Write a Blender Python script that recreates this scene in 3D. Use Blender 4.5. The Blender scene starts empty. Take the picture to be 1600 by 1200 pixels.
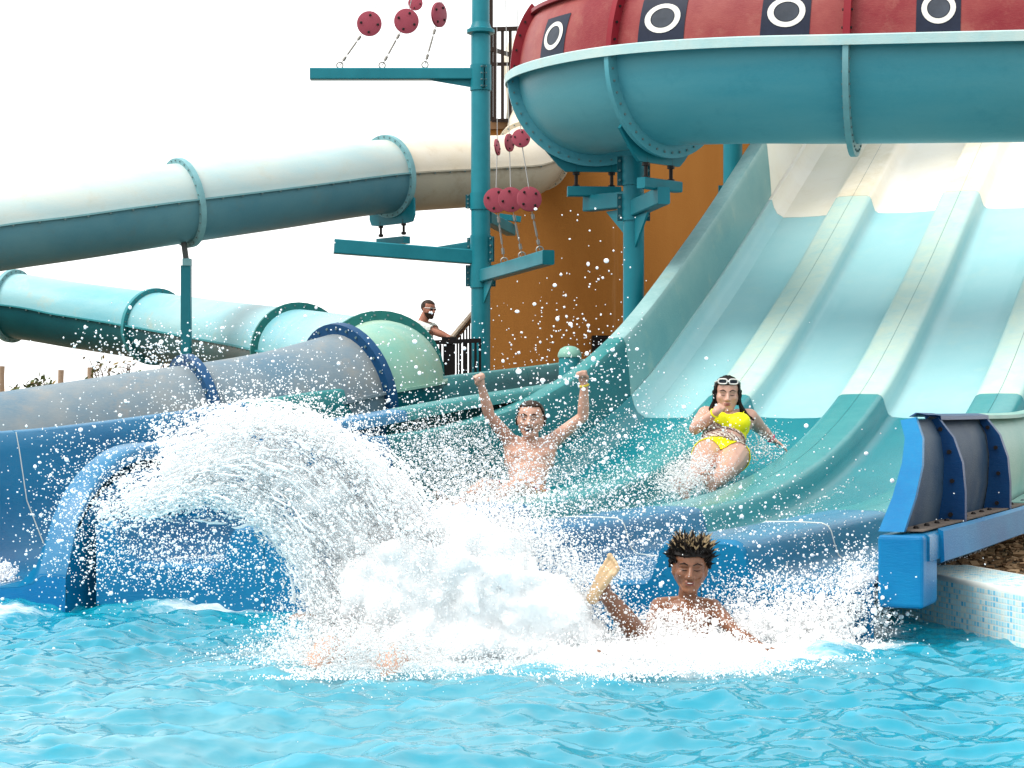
import bpy, bmesh, math, random
import numpy as np
from mathutils import Vector, Matrix, noise as mnoise

random.seed(7)
RNG = np.random.default_rng(11)
SC = bpy.context.scene
COL = SC.collection
R = math.radians

# ------------------------------------------------------------------ camera
FPX, HZ, EYE = 3000.0, 640.0, 1.0          # focal length in photo pixels, horizon row, eye height
cam_d = bpy.data.cameras.new('camera')
cam = bpy.data.objects.new('camera', cam_d)
COL.objects.link(cam)
cam.location = (0, 0, EYE)
cam.rotation_euler = (R(90), 0, 0)
cam_d.sensor_width = 36.0
cam_d.lens = 36.0 * FPX / 1600.0
cam_d.shift_y = (HZ - 600.0) / 1600.0
cam_d.clip_start = 0.1
cam_d.clip_end = 3000.0
SC.camera = cam

# ------------------------------------------------------------------ light
SUN_DIR = Vector((-0.52, -0.24, 0.82)).normalized()
sun_el = math.asin(SUN_DIR.z)
sun_az = math.atan2(SUN_DIR.x, SUN_DIR.y)
world = bpy.data.worlds.new('World')
SC.world = world
world.use_nodes = True
wt = world.node_tree
wt.nodes.clear()
w_out = wt.nodes.new('ShaderNodeOutputWorld')
w_bg = wt.nodes.new('ShaderNodeBackground')
w_sky = wt.nodes.new('ShaderNodeTexSky')
w_sky.sky_type = 'NISHITA'
w_sky.sun_disc = False
w_sky.sun_elevation = sun_el
w_sky.sun_rotation = sun_az
w_sky.dust_density = 3.0
w_mix = wt.nodes.new('ShaderNodeMix'); w_mix.data_type = 'RGBA'
w_mix.inputs['Factor'].default_value = 0.92        # thin white overcast over the whole sky
w_mix.inputs['B'].default_value = (7.35, 7.4, 7.3, 1)
wt.links.new(w_sky.outputs[0], w_mix.inputs['A'])
wt.links.new(w_mix.outputs['Result'], w_bg.inputs[0])
w_bg.inputs[1].default_value = 0.1
wt.links.new(w_bg.outputs[0], w_out.inputs[0])
sun_d = bpy.data.lights.new('sun', 'SUN')
sun_d.energy = 1.5
sun_d.angle = R(34)
sun_d.color = (1.0, 0.95, 0.87)
sun = bpy.data.objects.new('sun', sun_d)
COL.objects.link(sun)
sun.rotation_euler = (-SUN_DIR).to_track_quat('-Z', 'Y').to_euler()
SC.view_settings.view_transform = 'Standard'
SC.view_settings.look = 'None'
SC.view_settings.gamma = 1.0
SC.view_settings.use_curve_mapping = False
SC.view_settings.exposure = 1.30
SC.cycles.max_bounces = 16
SC.cycles.diffuse_bounces = 10
SC.cycles.transmission_bounces = 10
SC.cycles.transparent_max_bounces = 16

# ------------------------------------------------------------------ helpers
def at(u, v, d):
    """point seen at photo pixel (u, v) when it is d metres in front of the camera"""
    return Vector(((u - 800.0) / FPX * d, d, EYE + (HZ - v) / FPX * d))

def tag(o, label=None, cat=None, group=None, kind=None):
    if label: o['label'] = label
    if cat: o['category'] = cat
    if group: o['group'] = group
    if kind: o['kind'] = kind
    return o

def empty(name, loc=(0, 0, 0), label=None, cat=None, group=None):
    o = bpy.data.objects.new(name, None)
    o.empty_display_size = 0.2
    o.location = loc
    COL.objects.link(o)
    return tag(o, label, cat, group)

def wpos(o):
    p = Vector((0, 0, 0))
    while o is not None:
        p += Vector(o.location)
        o = o.parent
    return p

class MB:
    """collects shapes in world coordinates and links them as one mesh object"""
    def __init__(s):
        s.v = []; s.f = []; s.attr = []
    def add(s, vs, fs, a=0.0):
        n = len(s.v)
        s.v.extend([tuple(p) for p in vs])
        s.attr.extend(a if isinstance(a, list) else [a] * len(vs))
        s.f.extend([tuple(i + n for i in f) for f in fs])
    def box(s, c, size, m=None, a=0.0):
        c = Vector(c); x, y, z = [k / 2 for k in size]
        vs = [Vector((i, j, k)) for i in (-x, x) for j in (-y, y) for k in (-z, z)]
        if m is not None: vs = [m @ p for p in vs]
        s.add([p + c for p in vs], [(0, 1, 3, 2), (4, 6, 7, 5), (0, 4, 5, 1), (2, 3, 7, 6), (0, 2, 6, 4), (1, 5, 7, 3)], a)
    def bar(s, p, q, w, h, up=(0, 0, 1), bev=0.0):
        """rectangular bar from p to q, w wide (sideways), h tall"""
        p = Vector(p); q = Vector(q); t = (q - p).normalized()
        u = Vector(up); sd = t.cross(u).normalized(); u = sd.cross(t).normalized()
        if bev <= 0:
            sec = [(-w / 2, -h / 2), (w / 2, -h / 2), (w / 2, h / 2), (-w / 2, h / 2)]
        else:
            a, b, e = w / 2, h / 2, bev
            sec = [(-a + e, -b), (a - e, -b), (a, -b + e), (a, b - e), (a - e, b), (-a + e, b), (-a, b - e), (-a, -b + e)]
        n = len(sec)
        vs = [p + sd * x + u * y for x, y in sec] + [q + sd * x + u * y for x, y in sec]
        fs = [(i, (i + 1) % n, n + (i + 1) % n, n + i) for i in range(n)]
        fs += [tuple(reversed(range(n))), tuple(range(n, 2 * n))]
        s.add(vs, fs)
    def tube(s, pts, rad, n=10, cap=True):
        pts = [Vector(p) for p in pts]
        rr = rad if isinstance(rad, (list, tuple)) else [rad] * len(pts)
        vs = []; fs = []
        prev = None
        for i, p in enumerate(pts):
            t = (pts[min(i + 1, len(pts) - 1)] - pts[max(i - 1, 0)])
            if t.length < 1e-9: t = Vector((0, 0, 1))
            t.normalize()
            if prev is None:
                a = Vector((0, 0, 1)) if abs(t.z) < 0.9 else Vector((1, 0, 0))
                sd = t.cross(a).normalized()
            else:
                sd = (prev - t * prev.dot(t)).normalized()
            prev = sd
            u = sd.cross(t)
            for k in range(n):
                an = 2 * math.pi * k / n
                vs.append(p + (sd * math.cos(an) + u * math.sin(an)) * rr[i])
        m = len(pts)
        for i in range(m - 1):
            for k in range(n):
                k2 = (k + 1) % n
                fs.append((i * n + k, i * n + k2, (i + 1) * n + k2, (i + 1) * n + k))
        if cap:
            fs.append(tuple(reversed(range(n))))
            fs.append(tuple(range((m - 1) * n, m * n)))
        s.add(vs, fs)
    def lathe(s, c, prof, n=24, axis=None):
        """profile [(radius, height)] about the vertical through c (or about axis)"""
        c = Vector(c)
        q = Vector((0, 0, 1)).rotation_difference(Vector(axis).normalized()) if axis is not None else None
        vs = []; fs = []
        for r_, h_ in prof:
            for k in range(n):
                an = 2 * math.pi * k / n
                p = Vector((math.cos(an) * r_, math.sin(an) * r_, h_))
                if q: p = q @ p
                vs.append(c + p)
        m = len(prof)
        for i in range(m - 1):
            for k in range(n):
                k2 = (k + 1) % n
                fs.append((i * n + k, i * n + k2, (i + 1) * n + k2, (i + 1) * n + k))
        fs.append(tuple(reversed(range(n)))); fs.append(tuple(range((m - 1) * n, m * n)))
        s.add(vs, fs)
    def prism(s, poly, off):
        """polygon (list of points) extruded by vector off"""
        n = len(poly); off = Vector(off)
        vs = [Vector(p) for p in poly] + [Vector(p) + off for p in poly]
        fs = [(i, (i + 1) % n, n + (i + 1) % n, n + i) for i in range(n)]
        fs += [tuple(reversed(range(n))), tuple(range(n, 2 * n))]
        s.add(vs, fs)
    def grid(s, rows, a=None, flip=False):
        """rows: list of equally long point lists"""
        m = len(rows); n = len(rows[0]); vs = [p for r_ in rows for p in r_]
        fs = []
        for i in range(m - 1):
            for k in range(n - 1):
                f = (i * n + k, i * n + k + 1, (i + 1) * n + k + 1, (i + 1) * n + k)
                fs.append(tuple(reversed(f)) if flip else f)
        s.add(vs, fs, a if a is not None else 0.0)
    def build(s, name, mat, parent=None, smooth=False, angle=40, kind=None, attr=None, recalc=True):
        off = wpos(parent) if parent is not None else Vector((0, 0, 0))
        me = bpy.data.meshes.new(name)
        me.from_pydata([(p[0] - off.x, p[1] - off.y, p[2] - off.z) for p in s.v], [], s.f)
        if attr:
            at_ = me.attributes.new(attr, 'FLOAT', 'POINT')
            at_.data.foreach_set('value', np.array(s.attr, dtype=np.float32))
        if recalc:
            bm = bmesh.new(); bm.from_mesh(me)
            bmesh.ops.recalc_face_normals(bm, faces=bm.faces)
            bm.to_mesh(me); bm.free()
        if mat: me.materials.append(mat)
        if smooth:
            me.polygons.foreach_set('use_smooth', [True] * len(me.polygons))
            try: me.set_sharp_from_angle(angle=R(angle))
            except Exception: pass
        me.update()
        o = bpy.data.objects.new(name, me)
        COL.objects.link(o)
        if parent is not None: o.parent = parent
        if kind: o['kind'] = kind
        return o

def copy_tree(o, parent=None):
    c = o.copy(); COL.objects.link(c)
    if parent is not None: c.parent = parent
    for ch in list(o.children): copy_tree(ch, c)
    return c

def spline(pts, step=0.12):
    """centripetal-ish Catmull-Rom through the points, resampled evenly"""
    P_ = [Vector(p) for p in pts]
    P_ = [P_[0] * 2 - P_[1]] + P_ + [P_[-1] * 2 - P_[-2]]
    out = []
    for i in range(1, len(P_) - 2):
        a, b, c, d = P_[i - 1], P_[i], P_[i + 1], P_[i + 2]
        n = max(4, int((c - b).length / 0.04))
        for k in range(n):
            t = k / n
            out.append(0.5 * ((2 * b) + (c - a) * t + (2 * a - 5 * b + 4 * c - d) * t * t + (3 * b - a - 3 * c + d) * t ** 3))
    out.append(P_[-2])
    L = [0.0]
    for i in range(1, len(out)): L.append(L[-1] + (out[i] - out[i - 1]).length)
    n = max(2, int(round(L[-1] / step)))
    res = []; j = 0
    for k in range(n + 1):
        s_ = L[-1] * k / n
        while j < len(L) - 2 and L[j + 1] < s_: j += 1
        f = (s_ - L[j]) / max(1e-9, L[j + 1] - L[j])
        res.append(out[j].lerp(out[j + 1], min(1, max(0, f))))
    return res

# ------------------------------------------------------------------ materials
class NT:
    def __init__(s, name):
        s.m = bpy.data.materials.new(name); s.m.use_nodes = True
        s.t = s.m.node_tree; s.t.nodes.clear()
        s.out = s.n('ShaderNodeOutputMaterial')
    def n(s, typ, **kw):
        nd = s.t.nodes.new(typ)
        for k, v in kw.items(): setattr(nd, k, v)
        return nd
    def l(s, a, b): s.t.links.new(a, b)
    def tex(s, scale=5.0, detail=4.0, rough=0.55, stretch=(1, 1, 1), dist=0.0, space='Object'):
        tc = s.n('ShaderNodeTexCoord'); mp = s.n('ShaderNodeMapping')
        mp.inputs['Scale'].default_value = stretch
        s.l(tc.outputs[space], mp.inputs['Vector'])
        nz = s.n('ShaderNodeTexNoise')
        nz.inputs['Scale'].default_value = scale
        nz.inputs['Detail'].default_value = detail
        nz.inputs['Roughness'].default_value = rough
        nz.inputs['Distortion'].default_value = dist
        s.l(mp.outputs[0], nz.inputs['Vector'])
        return nz.outputs[0]
    def ramp(s, fac, lo, hi):
        mr = s.n('ShaderNodeMapRange')
        mr.inputs['From Min'].default_value = lo; mr.inputs['From Max'].default_value = hi
        s.l(fac, mr.inputs['Value'])
        return mr.outputs[0]
    def mul(s, a, k):
        m = s.n('ShaderNodeMath', operation='MULTIPLY'); s.l(a, m.inputs[0])
        if isinstance(k, (int, float)): m.inputs[1].default_value = k
        else: s.l(k, m.inputs[1])
        return m.outputs[0]
    def mix(s, fac, a, b):
        m = s.n('ShaderNodeMix'); m.data_type = 'RGBA'
        for key, v in (('Factor', fac), ('A', a), ('B', b)):
            if isinstance(v, (int, float)): m.inputs[key].default_value = v
            elif isinstance(v, tuple): m.inputs[key].default_value = (*v[:3], 1)
            else: s.l(v, m.inputs[key])
        return m.outputs['Result']
    def attr(s, name):
        a = s.n('ShaderNodeAttribute'); a.attribute_name = name
        return a.outputs['Fac']
    def bump(s, h, dist=0.002, strength=0.5):
        b = s.n('ShaderNodeBump'); b.inputs['Distance'].default_value = dist
        b.inputs['Strength'].default_value = strength
        s.l(h, b.inputs['Height'])
        return b.outputs[0]
    def principled(s, col, rough=0.5, normal=None, **kw):
        p = s.n('ShaderNodeBsdfPrincipled')
        p.inputs['Specular IOR Level'].default_value = 0.16
        if isinstance(col, tuple): p.inputs['Base Color'].default_value = (*col[:3], 1)
        else: s.l(col, p.inputs['Base Color'])
        if isinstance(rough, (int, float)): p.inputs['Roughness'].default_value = rough
        else: s.l(rough, p.inputs['Roughness'])
        if normal is not None: s.l(normal, p.inputs['Normal'])
        for k, v in kw.items(): p.inputs[k].default_value = v
        s.l(p.outputs[0], s.out.inputs[0])
        return p

def fibre(name, col, fade, amount=0.6, rough=0.4, scale=1.2, grain=0.6, dirt=None, dirt_amt=0.0, attr=None, attr_col=None, stretch=(1, 1, 1), k=0.80, spec=0.16, coat=0.0):
    """sun-faded painted glass fibre with brush grain, blotches of fading and a little dirt"""
    col, fade = tuple(x * k for x in col), tuple(x * k for x in fade)
    if dirt: dirt = tuple(x * k for x in dirt)
    if attr_col: attr_col = tuple(x * k for x in attr_col)
    t = NT(name)
    big = t.ramp(t.tex(scale, 5, 0.6, stretch), 0.38, 0.66)
    c = t.mix(t.mul(big, amount), col, fade)
    fine = t.tex(26, 6, 0.7, (1, 1, 5))
    c = t.mix(t.mul(t.ramp(fine, 0.45, 0.75), grain * 0.5), c, fade)
    if attr:
        nz = t.ramp(t.tex(5, 7, 0.75, (1, 1, 1), 0.4), 0.1, 0.8)
        a = t.attr(attr)
        c = t.mix(t.mul(t.mul(a, nz), 0.9), c, attr_col)
    if dirt:
        dn = t.ramp(t.tex(3.1, 7, 0.72, (1, 1, 1)), 0.54, 0.78)
        c = t.mix(t.mul(dn, dirt_amt), c, dirt)
    t.principled(c, rough, t.bump(fine, 0.004, 0.5), **{'Coat Weight': coat, 'Coat Roughness': 0.12, 'Specular IOR Level': spec})
    return t.m

def plain(name, col, rough=0.5, var=0.12, scale=8, bump=0.0, metallic=0.0, **kw):
    col = tuple(x * 0.78 for x in col)
    t = NT(name)
    nz = t.tex(scale, 5, 0.6)
    c = t.mix(nz, tuple(x * (1 - var) for x in col), tuple(min(1, x * (1 + var)) for x in col))
    nrm = t.bump(t.tex(scale * 6, 4), 0.002, bump) if bump else None
    t.principled(c, rough, nrm, Metallic=metallic, **kw)
    return t.m

M = {}
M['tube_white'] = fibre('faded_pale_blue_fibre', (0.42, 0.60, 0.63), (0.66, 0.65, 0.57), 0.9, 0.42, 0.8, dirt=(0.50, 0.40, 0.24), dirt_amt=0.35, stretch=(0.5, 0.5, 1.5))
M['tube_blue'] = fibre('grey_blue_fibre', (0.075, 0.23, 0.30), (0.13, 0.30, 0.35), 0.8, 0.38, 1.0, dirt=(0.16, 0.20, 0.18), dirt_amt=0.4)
M['tube_cream'] = fibre('cream_fibre', (0.72, 0.64, 0.50), (0.78, 0.74, 0.66), 0.8, 0.42, 1.0, dirt=(0.45, 0.33, 0.18), dirt_amt=0.45)
M['tube_olive'] = fibre('grey_cream_fibre', (0.40, 0.38, 0.31), (0.50, 0.46, 0.36), 0.7, 0.45, 1.0, dirt=(0.20, 0.15, 0.08), dirt_amt=0.5)
M['tube_light'] = fibre('light_aqua_fibre', (0.17, 0.46, 0.54), (0.36, 0.58, 0.60), 0.85, 0.35, 0.9, dirt=(0.52, 0.42, 0.26), dirt_amt=0.55, stretch=(0.4, 0.4, 1.6))
M['tube_teal'] = fibre('dark_teal_fibre', (0.004, 0.085, 0.11), (0.010, 0.13, 0.15), 0.7, 0.3, 1.0)
M['tube_green'] = fibre('faded_green_fibre', (0.15, 0.42, 0.36), (0.36, 0.52, 0.40), 0.9, 0.4, 0.9, dirt=(0.46, 0.38, 0.20), dirt_amt=0.35)
M['tube_grey'] = fibre('faded_grey_blue_fibre', (0.10, 0.19, 0.265), (0.31, 0.315, 0.30), 1.0, 0.45, 0.7, dirt=(0.42, 0.32, 0.22), dirt_amt=0.5)
M['flange_teal'] = plain('teal_flange_paint', (0.04, 0.27, 0.31), 0.45)
M['flange_pale'] = plain('pale_teal_flange_paint', (0.20, 0.42, 0.46), 0.5, 0.25)
M['flange_navy'] = plain('navy_flange_paint', (0.008, 0.065, 0.17), 0.45)
M['flange_green'] = plain('green_flange_paint', (0.02, 0.17, 0.16), 0.45)
M['flume_blue'] = fibre('raft_flume_blue_fibre', (0.075, 0.34, 0.425), (0.14, 0.40, 0.46), 0.8, 0.35, 1.1, dirt=(0.03, 0.22, 0.28), dirt_amt=0.35, stretch=(0.3, 0.3, 1.8))
M['flume_rim'] = fibre('raft_flume_rim_fibre', (0.36, 0.62, 0.66), (0.60, 0.70, 0.66), 0.8, 0.4, 1.5, dirt=(0.42, 0.34, 0.22), dirt_amt=0.3)
M['flume_red'] = fibre('sun_bleached_red_fibre', (0.22, 0.020, 0.030), (0.36, 0.10, 0.085), 0.75, 0.45, 1.3, grain=0.7, dirt=(0.48, 0.25, 0.18), dirt_amt=0.35)
M['red_rib'] = plain('dark_red_rib_paint', (0.26, 0.018, 0.03), 0.4, 0.2)
M['decal_navy'] = plain('navy_decal', (0.016, 0.022, 0.045), 0.5, 0.4, 12)
M['decal_white'] = plain('white_ring_paint', (0.80, 0.78, 0.74), 0.5, 0.08)
M['decal_hole'] = plain('worn_grey_decal', (0.055, 0.065, 0.085), 0.55, 0.6, 6)
M['steel'] = None
def steel_mat():
    t = NT('teal_steel_paint')
    c = t.mix(t.ramp(t.tex(2.2, 4), 0.35, 0.7), (0.006, 0.135, 0.175), (0.013, 0.175, 0.22))
    rust = t.ramp(t.tex(9, 8, 0.75), 0.66, 0.76)
    c = t.mix(t.mul(rust, 0.35), c, (0.22, 0.11, 0.05))
    t.principled(c, 0.38, t.bump(t.tex(60, 3), 0.001, 0.3))
    return t.m
M['steel'] = steel_mat()
M['steel_dark'] = plain('dark_teal_steel', (0.005, 0.10, 0.13), 0.4)
M['pulley'] = plain('faded_pink_red_paint', (0.40, 0.078, 0.115), 0.5, 0.15, 5)
M['bolt'] = plain('black_bolt', (0.02, 0.015, 0.015), 0.5)
M['bolt_rust'] = plain('weathered_bolt', (0.15, 0.23, 0.24), 0.6)
M['chain'] = plain('galvanised_chain', (0.32, 0.31, 0.29), 0.45, 0.3, metallic=0.7)
M['cable'] = plain('steel_cable', (0.45, 0.45, 0.45), 0.5)
M['rail_brown'] = plain('dark_brown_rail', (0.030, 0.018, 0.014), 0.5, 0.25)
M['rail_black'] = plain('black_rail', (0.008, 0.007, 0.007), 0.45, 0.2)
M['handrail'] = plain('weathered_wood_handrail', (0.42, 0.33, 0.24), 0.6, 0.25)
# ------------------------------------------------------------------ slide frame of reference
S0 = Vector((0.98, 11.80, 0.0)); SQ = Vector((0.9135, -0.4067, 0)); SUP = Vector((0.4067, 0.9135, 0))
def hermite(tab):
    xs = [a for a, _ in tab]; ys = [b for _, b in tab]
    n = len(xs)
    d = [(ys[i + 1] - ys[i]) / (xs[i + 1] - xs[i]) for i in range(n - 1)]
    m = [d[0]] + [(d[i - 1] * (xs[i + 1] - xs[i]) + d[i] * (xs[i] - xs[i - 1])) / (xs[i + 1] - xs[i - 1]) if d[i - 1] * d[i] > 0 else 0.0 for i in range(1, n - 1)] + [d[-1]]
    def f(x):
        if x <= xs[0]: return ys[0] + m[0] * (x - xs[0])
        if x >= xs[-1]: return ys[-1] + m[-1] * (x - xs[-1])
        i = 0
        while x > xs[i + 1]: i += 1
        h = xs[i + 1] - xs[i]; t = (x - xs[i]) / h
        return ((2 * t**3 - 3 * t**2 + 1) * ys[i] + (t**3 - 2 * t**2 + t) * h * m[i] + (-2 * t**3 + 3 * t**2) * ys[i + 1] + (t**3 - t**2) * h * m[i + 1])
    return f
floor1 = hermite([(-2.9, .212), (-1.5, .205), (0, .205), (1.5, .26), (3, .45), (4.8, .93), (7, 1.93), (9.2, 3.10), (11, 4.08), (13.5, 5.35)])
floor2 = hermite([(-2.9, .06), (-1.5, .10), (0, .20), (2, .36), (4, .50), (7, .70), (14, 1.3)])
def SP(q, t, h, base=S0, fl=floor1):
    p = base + SQ * q + SUP * t
    return Vector((p.x, p.y, fl(t) + h))

# ------------------------------------------------------------------ setting: pool, ground
GZ = 0.22
PA = Vector((1.70, 9.75, 0))                              # pool corner under the slide exit
pool_poly = [Vector((1.93, 9.50, 0)), Vector((2.02, 9.02, 0)), Vector((2.20, 8.26, 0)), Vector((2.62, 6.3, 0)), Vector((3.3, 3.0, 0)), Vector((4.3, -2.5, 0)), Vector((-14, -2.5, 0)),
             Vector((-14, 17.0, 0)), Vector((-2.3, 11.45, 0))]
# rounded back corner joins the back wall
pool_c = Vector((-2.0, 5.0, 0))

def soil_mat():
    t = NT('dry_sandy_soil')
    c = t.mix(t.ramp(t.tex(0.6, 8, 0.7), 0.3, 0.7), (0.17, 0.125, 0.08), (0.25, 0.195, 0.135))
    c = t.mix(t.mul(t.ramp(t.tex(14, 6, 0.7), 0.5, 0.8), 0.5), c, (0.10, 0.07, 0.045))
    t.principled(c, 0.9, t.bump(t.tex(30, 6, 0.7), 0.02, 0.6))
    return t.m
M['soil'] = soil_mat()
mb = MB()
GRZ = 0.12
offs = []
for i, p in enumerate(pool_poly):
    d = (p - pool_c).normalized()
    offs.append(Vector((p.x + d.x * 0.25, p.y + d.y * 0.25, GRZ)))
n = len(offs)
rings = [offs]
for k in (3.0, 9.0, 40.0, 900.0):
    rings.append([Vector((p.x + (p - pool_c).normalized().x * k, p.y + (p - pool_c).normalized().y * k, GRZ)) for p in pool_poly])
for a, b in zip(rings[:-1], rings[1:]):
    for i in range(n):
        j = (i + 1) % n
        mb.add([a[i], a[j], b[j], b[i]], [(0, 1, 2, 3)])
tag(mb.build('ground', M['soil']), kind='structure')

# pool wall with coping and mosaic; mosaic pieces are real raised chips
def tile_mat():
    t = NT('mixed_blue_mosaic_glaze')
    v = t.attr('tone')
    rp = t.n('ShaderNodeValToRGB')
    els = rp.color_ramp.elements
    cols = [(0.0, (0.10, 0.40, 0.62)), (0.3, (0.20, 0.52, 0.68)), (0.55, (0.36, 0.64, 0.72)), (0.8, (0.52, 0.70, 0.72)), (1.0, (0.66, 0.70, 0.62))]
    els[0].position = 0; els[0].color = (*cols[0][1], 1)
    els[1].position = 1; els[1].color = (*cols[-1][1], 1)
    for p, c in cols[1:-1]:
        e = els.new(p); e.color = (*c, 1)
    t.l(v, rp.inputs[0])
    t.principled(rp.outputs[0], 0.22)
    return t.m
M['tile'] = tile_mat()
M['grout'] = plain('pale_grout', (0.72, 0.76, 0.72), 0.8, 0.15)
def pool_wall(path, label, top_w=0.42, fine=True):
    root = empty('pool_wall', path[0], label, 'pool wall')
    b = MB()
    outs = []; ins = []
    for i, p in enumerate(path):
        tdir = (path[min(i + 1, len(path) - 1)] - path[max(i - 1, 0)]).normalized()
        nrm = Vector((tdir.y, -tdir.x, 0))
        if nrm.dot(pool_c - p) > 0: nrm = -nrm
        ins.append(p); outs.append(p + nrm * top_w)
    rows = []
    e = 0.02
    for i in range(len(path)):
        a, o = ins[i], outs[i]
        nn = (o - a).normalized()
        rows.append([Vector((a.x, a.y, -1.3)), Vector((a.x, a.y, GZ - e)), Vector((a.x, a.y, GZ)) + nn * 0.006 - Vector((0, 0, 0.006)), Vector((a.x, a.y, GZ)) + nn * e, Vector((o.x, o.y, GZ)) - nn * e, Vector((o.x, o.y, GZ - e)), Vector((o.x, o.y, -0.6))])
    b.grid(rows)
    b.build('wall_body', M['grout'], root, smooth=True, angle=50)
    # mosaic chips
    L = [0.0]
    for i in range(1, len(path)): L.append(L[-1] + (path[i] - path[i - 1]).length)
    def along(s_):
        j = 0
        while j < len(L) - 2 and L[j + 1] < s_: j += 1
        f = (s_ - L[j]) / (L[j + 1] - L[j])
        p = path[j].lerp(path[j + 1], f); td = (path[j + 1] - path[j]).normalized()
        nr = Vector((td.y, -td.x, 0))
        if nr.dot(pool_c - p) < 0: nr = -nr
        return p, td, nr
    V = []; Fc = []; T = []
    P_ = 0.0258; g = 0.0030; th = 0.0010
    rng = random.Random(5)
    ns = int(L[-1] / P_)
    for i in range(ns):
        p, td, nr = along((i + 0.5) * P_)
        for k in range(-7 if fine else -3, 23):
            hw = P_ / 2 - g
            tone = min(1, max(0, rng.gauss(0.62, 0.24)))
            if k < 7:      # face
                z1 = GZ - 0.021 - (6 - k) * P_
                c = p + Vector((0, 0, z1 - P_ / 2)); ux, uy, un = td, Vector((0, 0, 1)), nr
            else:          # coping top
                w_ = 0.021 + (k - 7 + 0.5) * P_
                if w_ > top_w - 0.03: continue
                c = p - nr * w_ + Vector((0, 0, GZ)); ux, uy, un = td, -nr, Vector((0, 0, 1)); tone = min(1, tone + 0.18)
            b0 = len(V)
            for (sx, sy) in ((-1, -1), (1, -1), (1, 1), (-1, 1)): V.append(c + ux * sx * hw + uy * sy * hw)
            for (sx, sy) in ((-1, -1), (1, -1), (1, 1), (-1, 1)): V.append(c + ux * sx * hw * .9 + uy * sy * hw * .9 + un * th)
            T.extend([tone] * 8)
            Fc.extend([(b0 + 4, b0 + 5, b0 + 6, b0 + 7), (b0, b0 + 1, b0 + 5, b0 + 4), (b0 + 1, b0 + 2, b0 + 6, b0 + 5), (b0 + 2, b0 + 3, b0 + 7, b0 + 6), (b0 + 3, b0, b0 + 4, b0 + 7)])
    q = MB(); q.v = [tuple(x) for x in V]; q.f = Fc; q.attr = T
    q.build('mosaic_tiles', M['tile'], root, kind='stuff', attr='tone')
    return root
pool_wall([Vector((1.90, 9.56, 0)), Vector((1.945, 9.36, 0)), Vector((2.02, 9.02, 0)), Vector((2.20, 8.26, 0)), Vector((2.40, 7.3, 0))], 'low pool wall of small blue mosaic with rounded coping, right of the slides')
# plain continuations out of the picture and behind the slides
back = MB()
bp = [Vector((1.90, 9.56, 0)), Vector((1.80, 9.66, 0)), Vector((-2.3, 11.45, 0)), Vector((-14, 16.7, 0))]
for a, b in zip(bp[:-1], bp[1:]):
    dd = (b - a).normalized(); nr = Vector((dd.y, -dd.x, 0))
    if nr.y < 0: nr = -nr
    back.prism([Vector((a.x, a.y, -1.3)), Vector((b.x, b.y, -1.3)), Vector((b.x, b.y, 0.05)), Vector((a.x, a.y, 0.05))], nr * 0.3)
tag(back.build('pool_back_wall', plain('beige_rendered_pool_wall', (0.46, 0.42, 0.35), 0.7)), 'beige rendered pool wall running behind the slide exits', 'pool wall')
side = MB()
for a, b in zip(pool_poly[3:8], pool_poly[4:9]):
    dd = (b - a).normalized(); nr = Vector((dd.y, -dd.x, 0))
    if nr.dot(a - pool_c) < 0: nr = -nr
    side.prism([Vector((a.x, a.y, -1.3)), Vector((b.x, b.y, -1.3)), Vector((b.x, b.y, GZ)), Vector((a.x, a.y, GZ))], nr * 0.3)

# ------------------------------------------------------------------ water
def foam_field(X, Y):
    """share of foam floating on the surface, by place in the pool"""
    f = np.zeros_like(X)
    def blob(cx, cy, rx, ry, k, ang=0.0):
        ca, sa = math.cos(ang), math.sin(ang)
        dx = (X - cx) * ca + (Y - cy) * sa; dy = -(X - cx) * sa + (Y - cy) * ca
        return k * np.exp(-((dx / rx) ** 2 + (dy / ry) ** 2))
    for b in [(-0.45, 7.75, .42, .32, 1.1), (0.15, 7.85, .5, .30, 1.2), (0.75, 8.0, .5, .34, 1.2), (1.25, 8.25, .42, .26, 1.0), (0.45, 7.55, .6, .12, .75),
              (-1.5, 9.7, .40, .20, .52), (1.55, 8.75, .22, .3, .8), (-0.95, 7.9, .35, .35, .35), (0.95, 7.75, .45, .1, .6), (-2.6, 9.6, .3, .3, .5)]:
        f = np.maximum(f, blob(*b))
    return f
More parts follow.
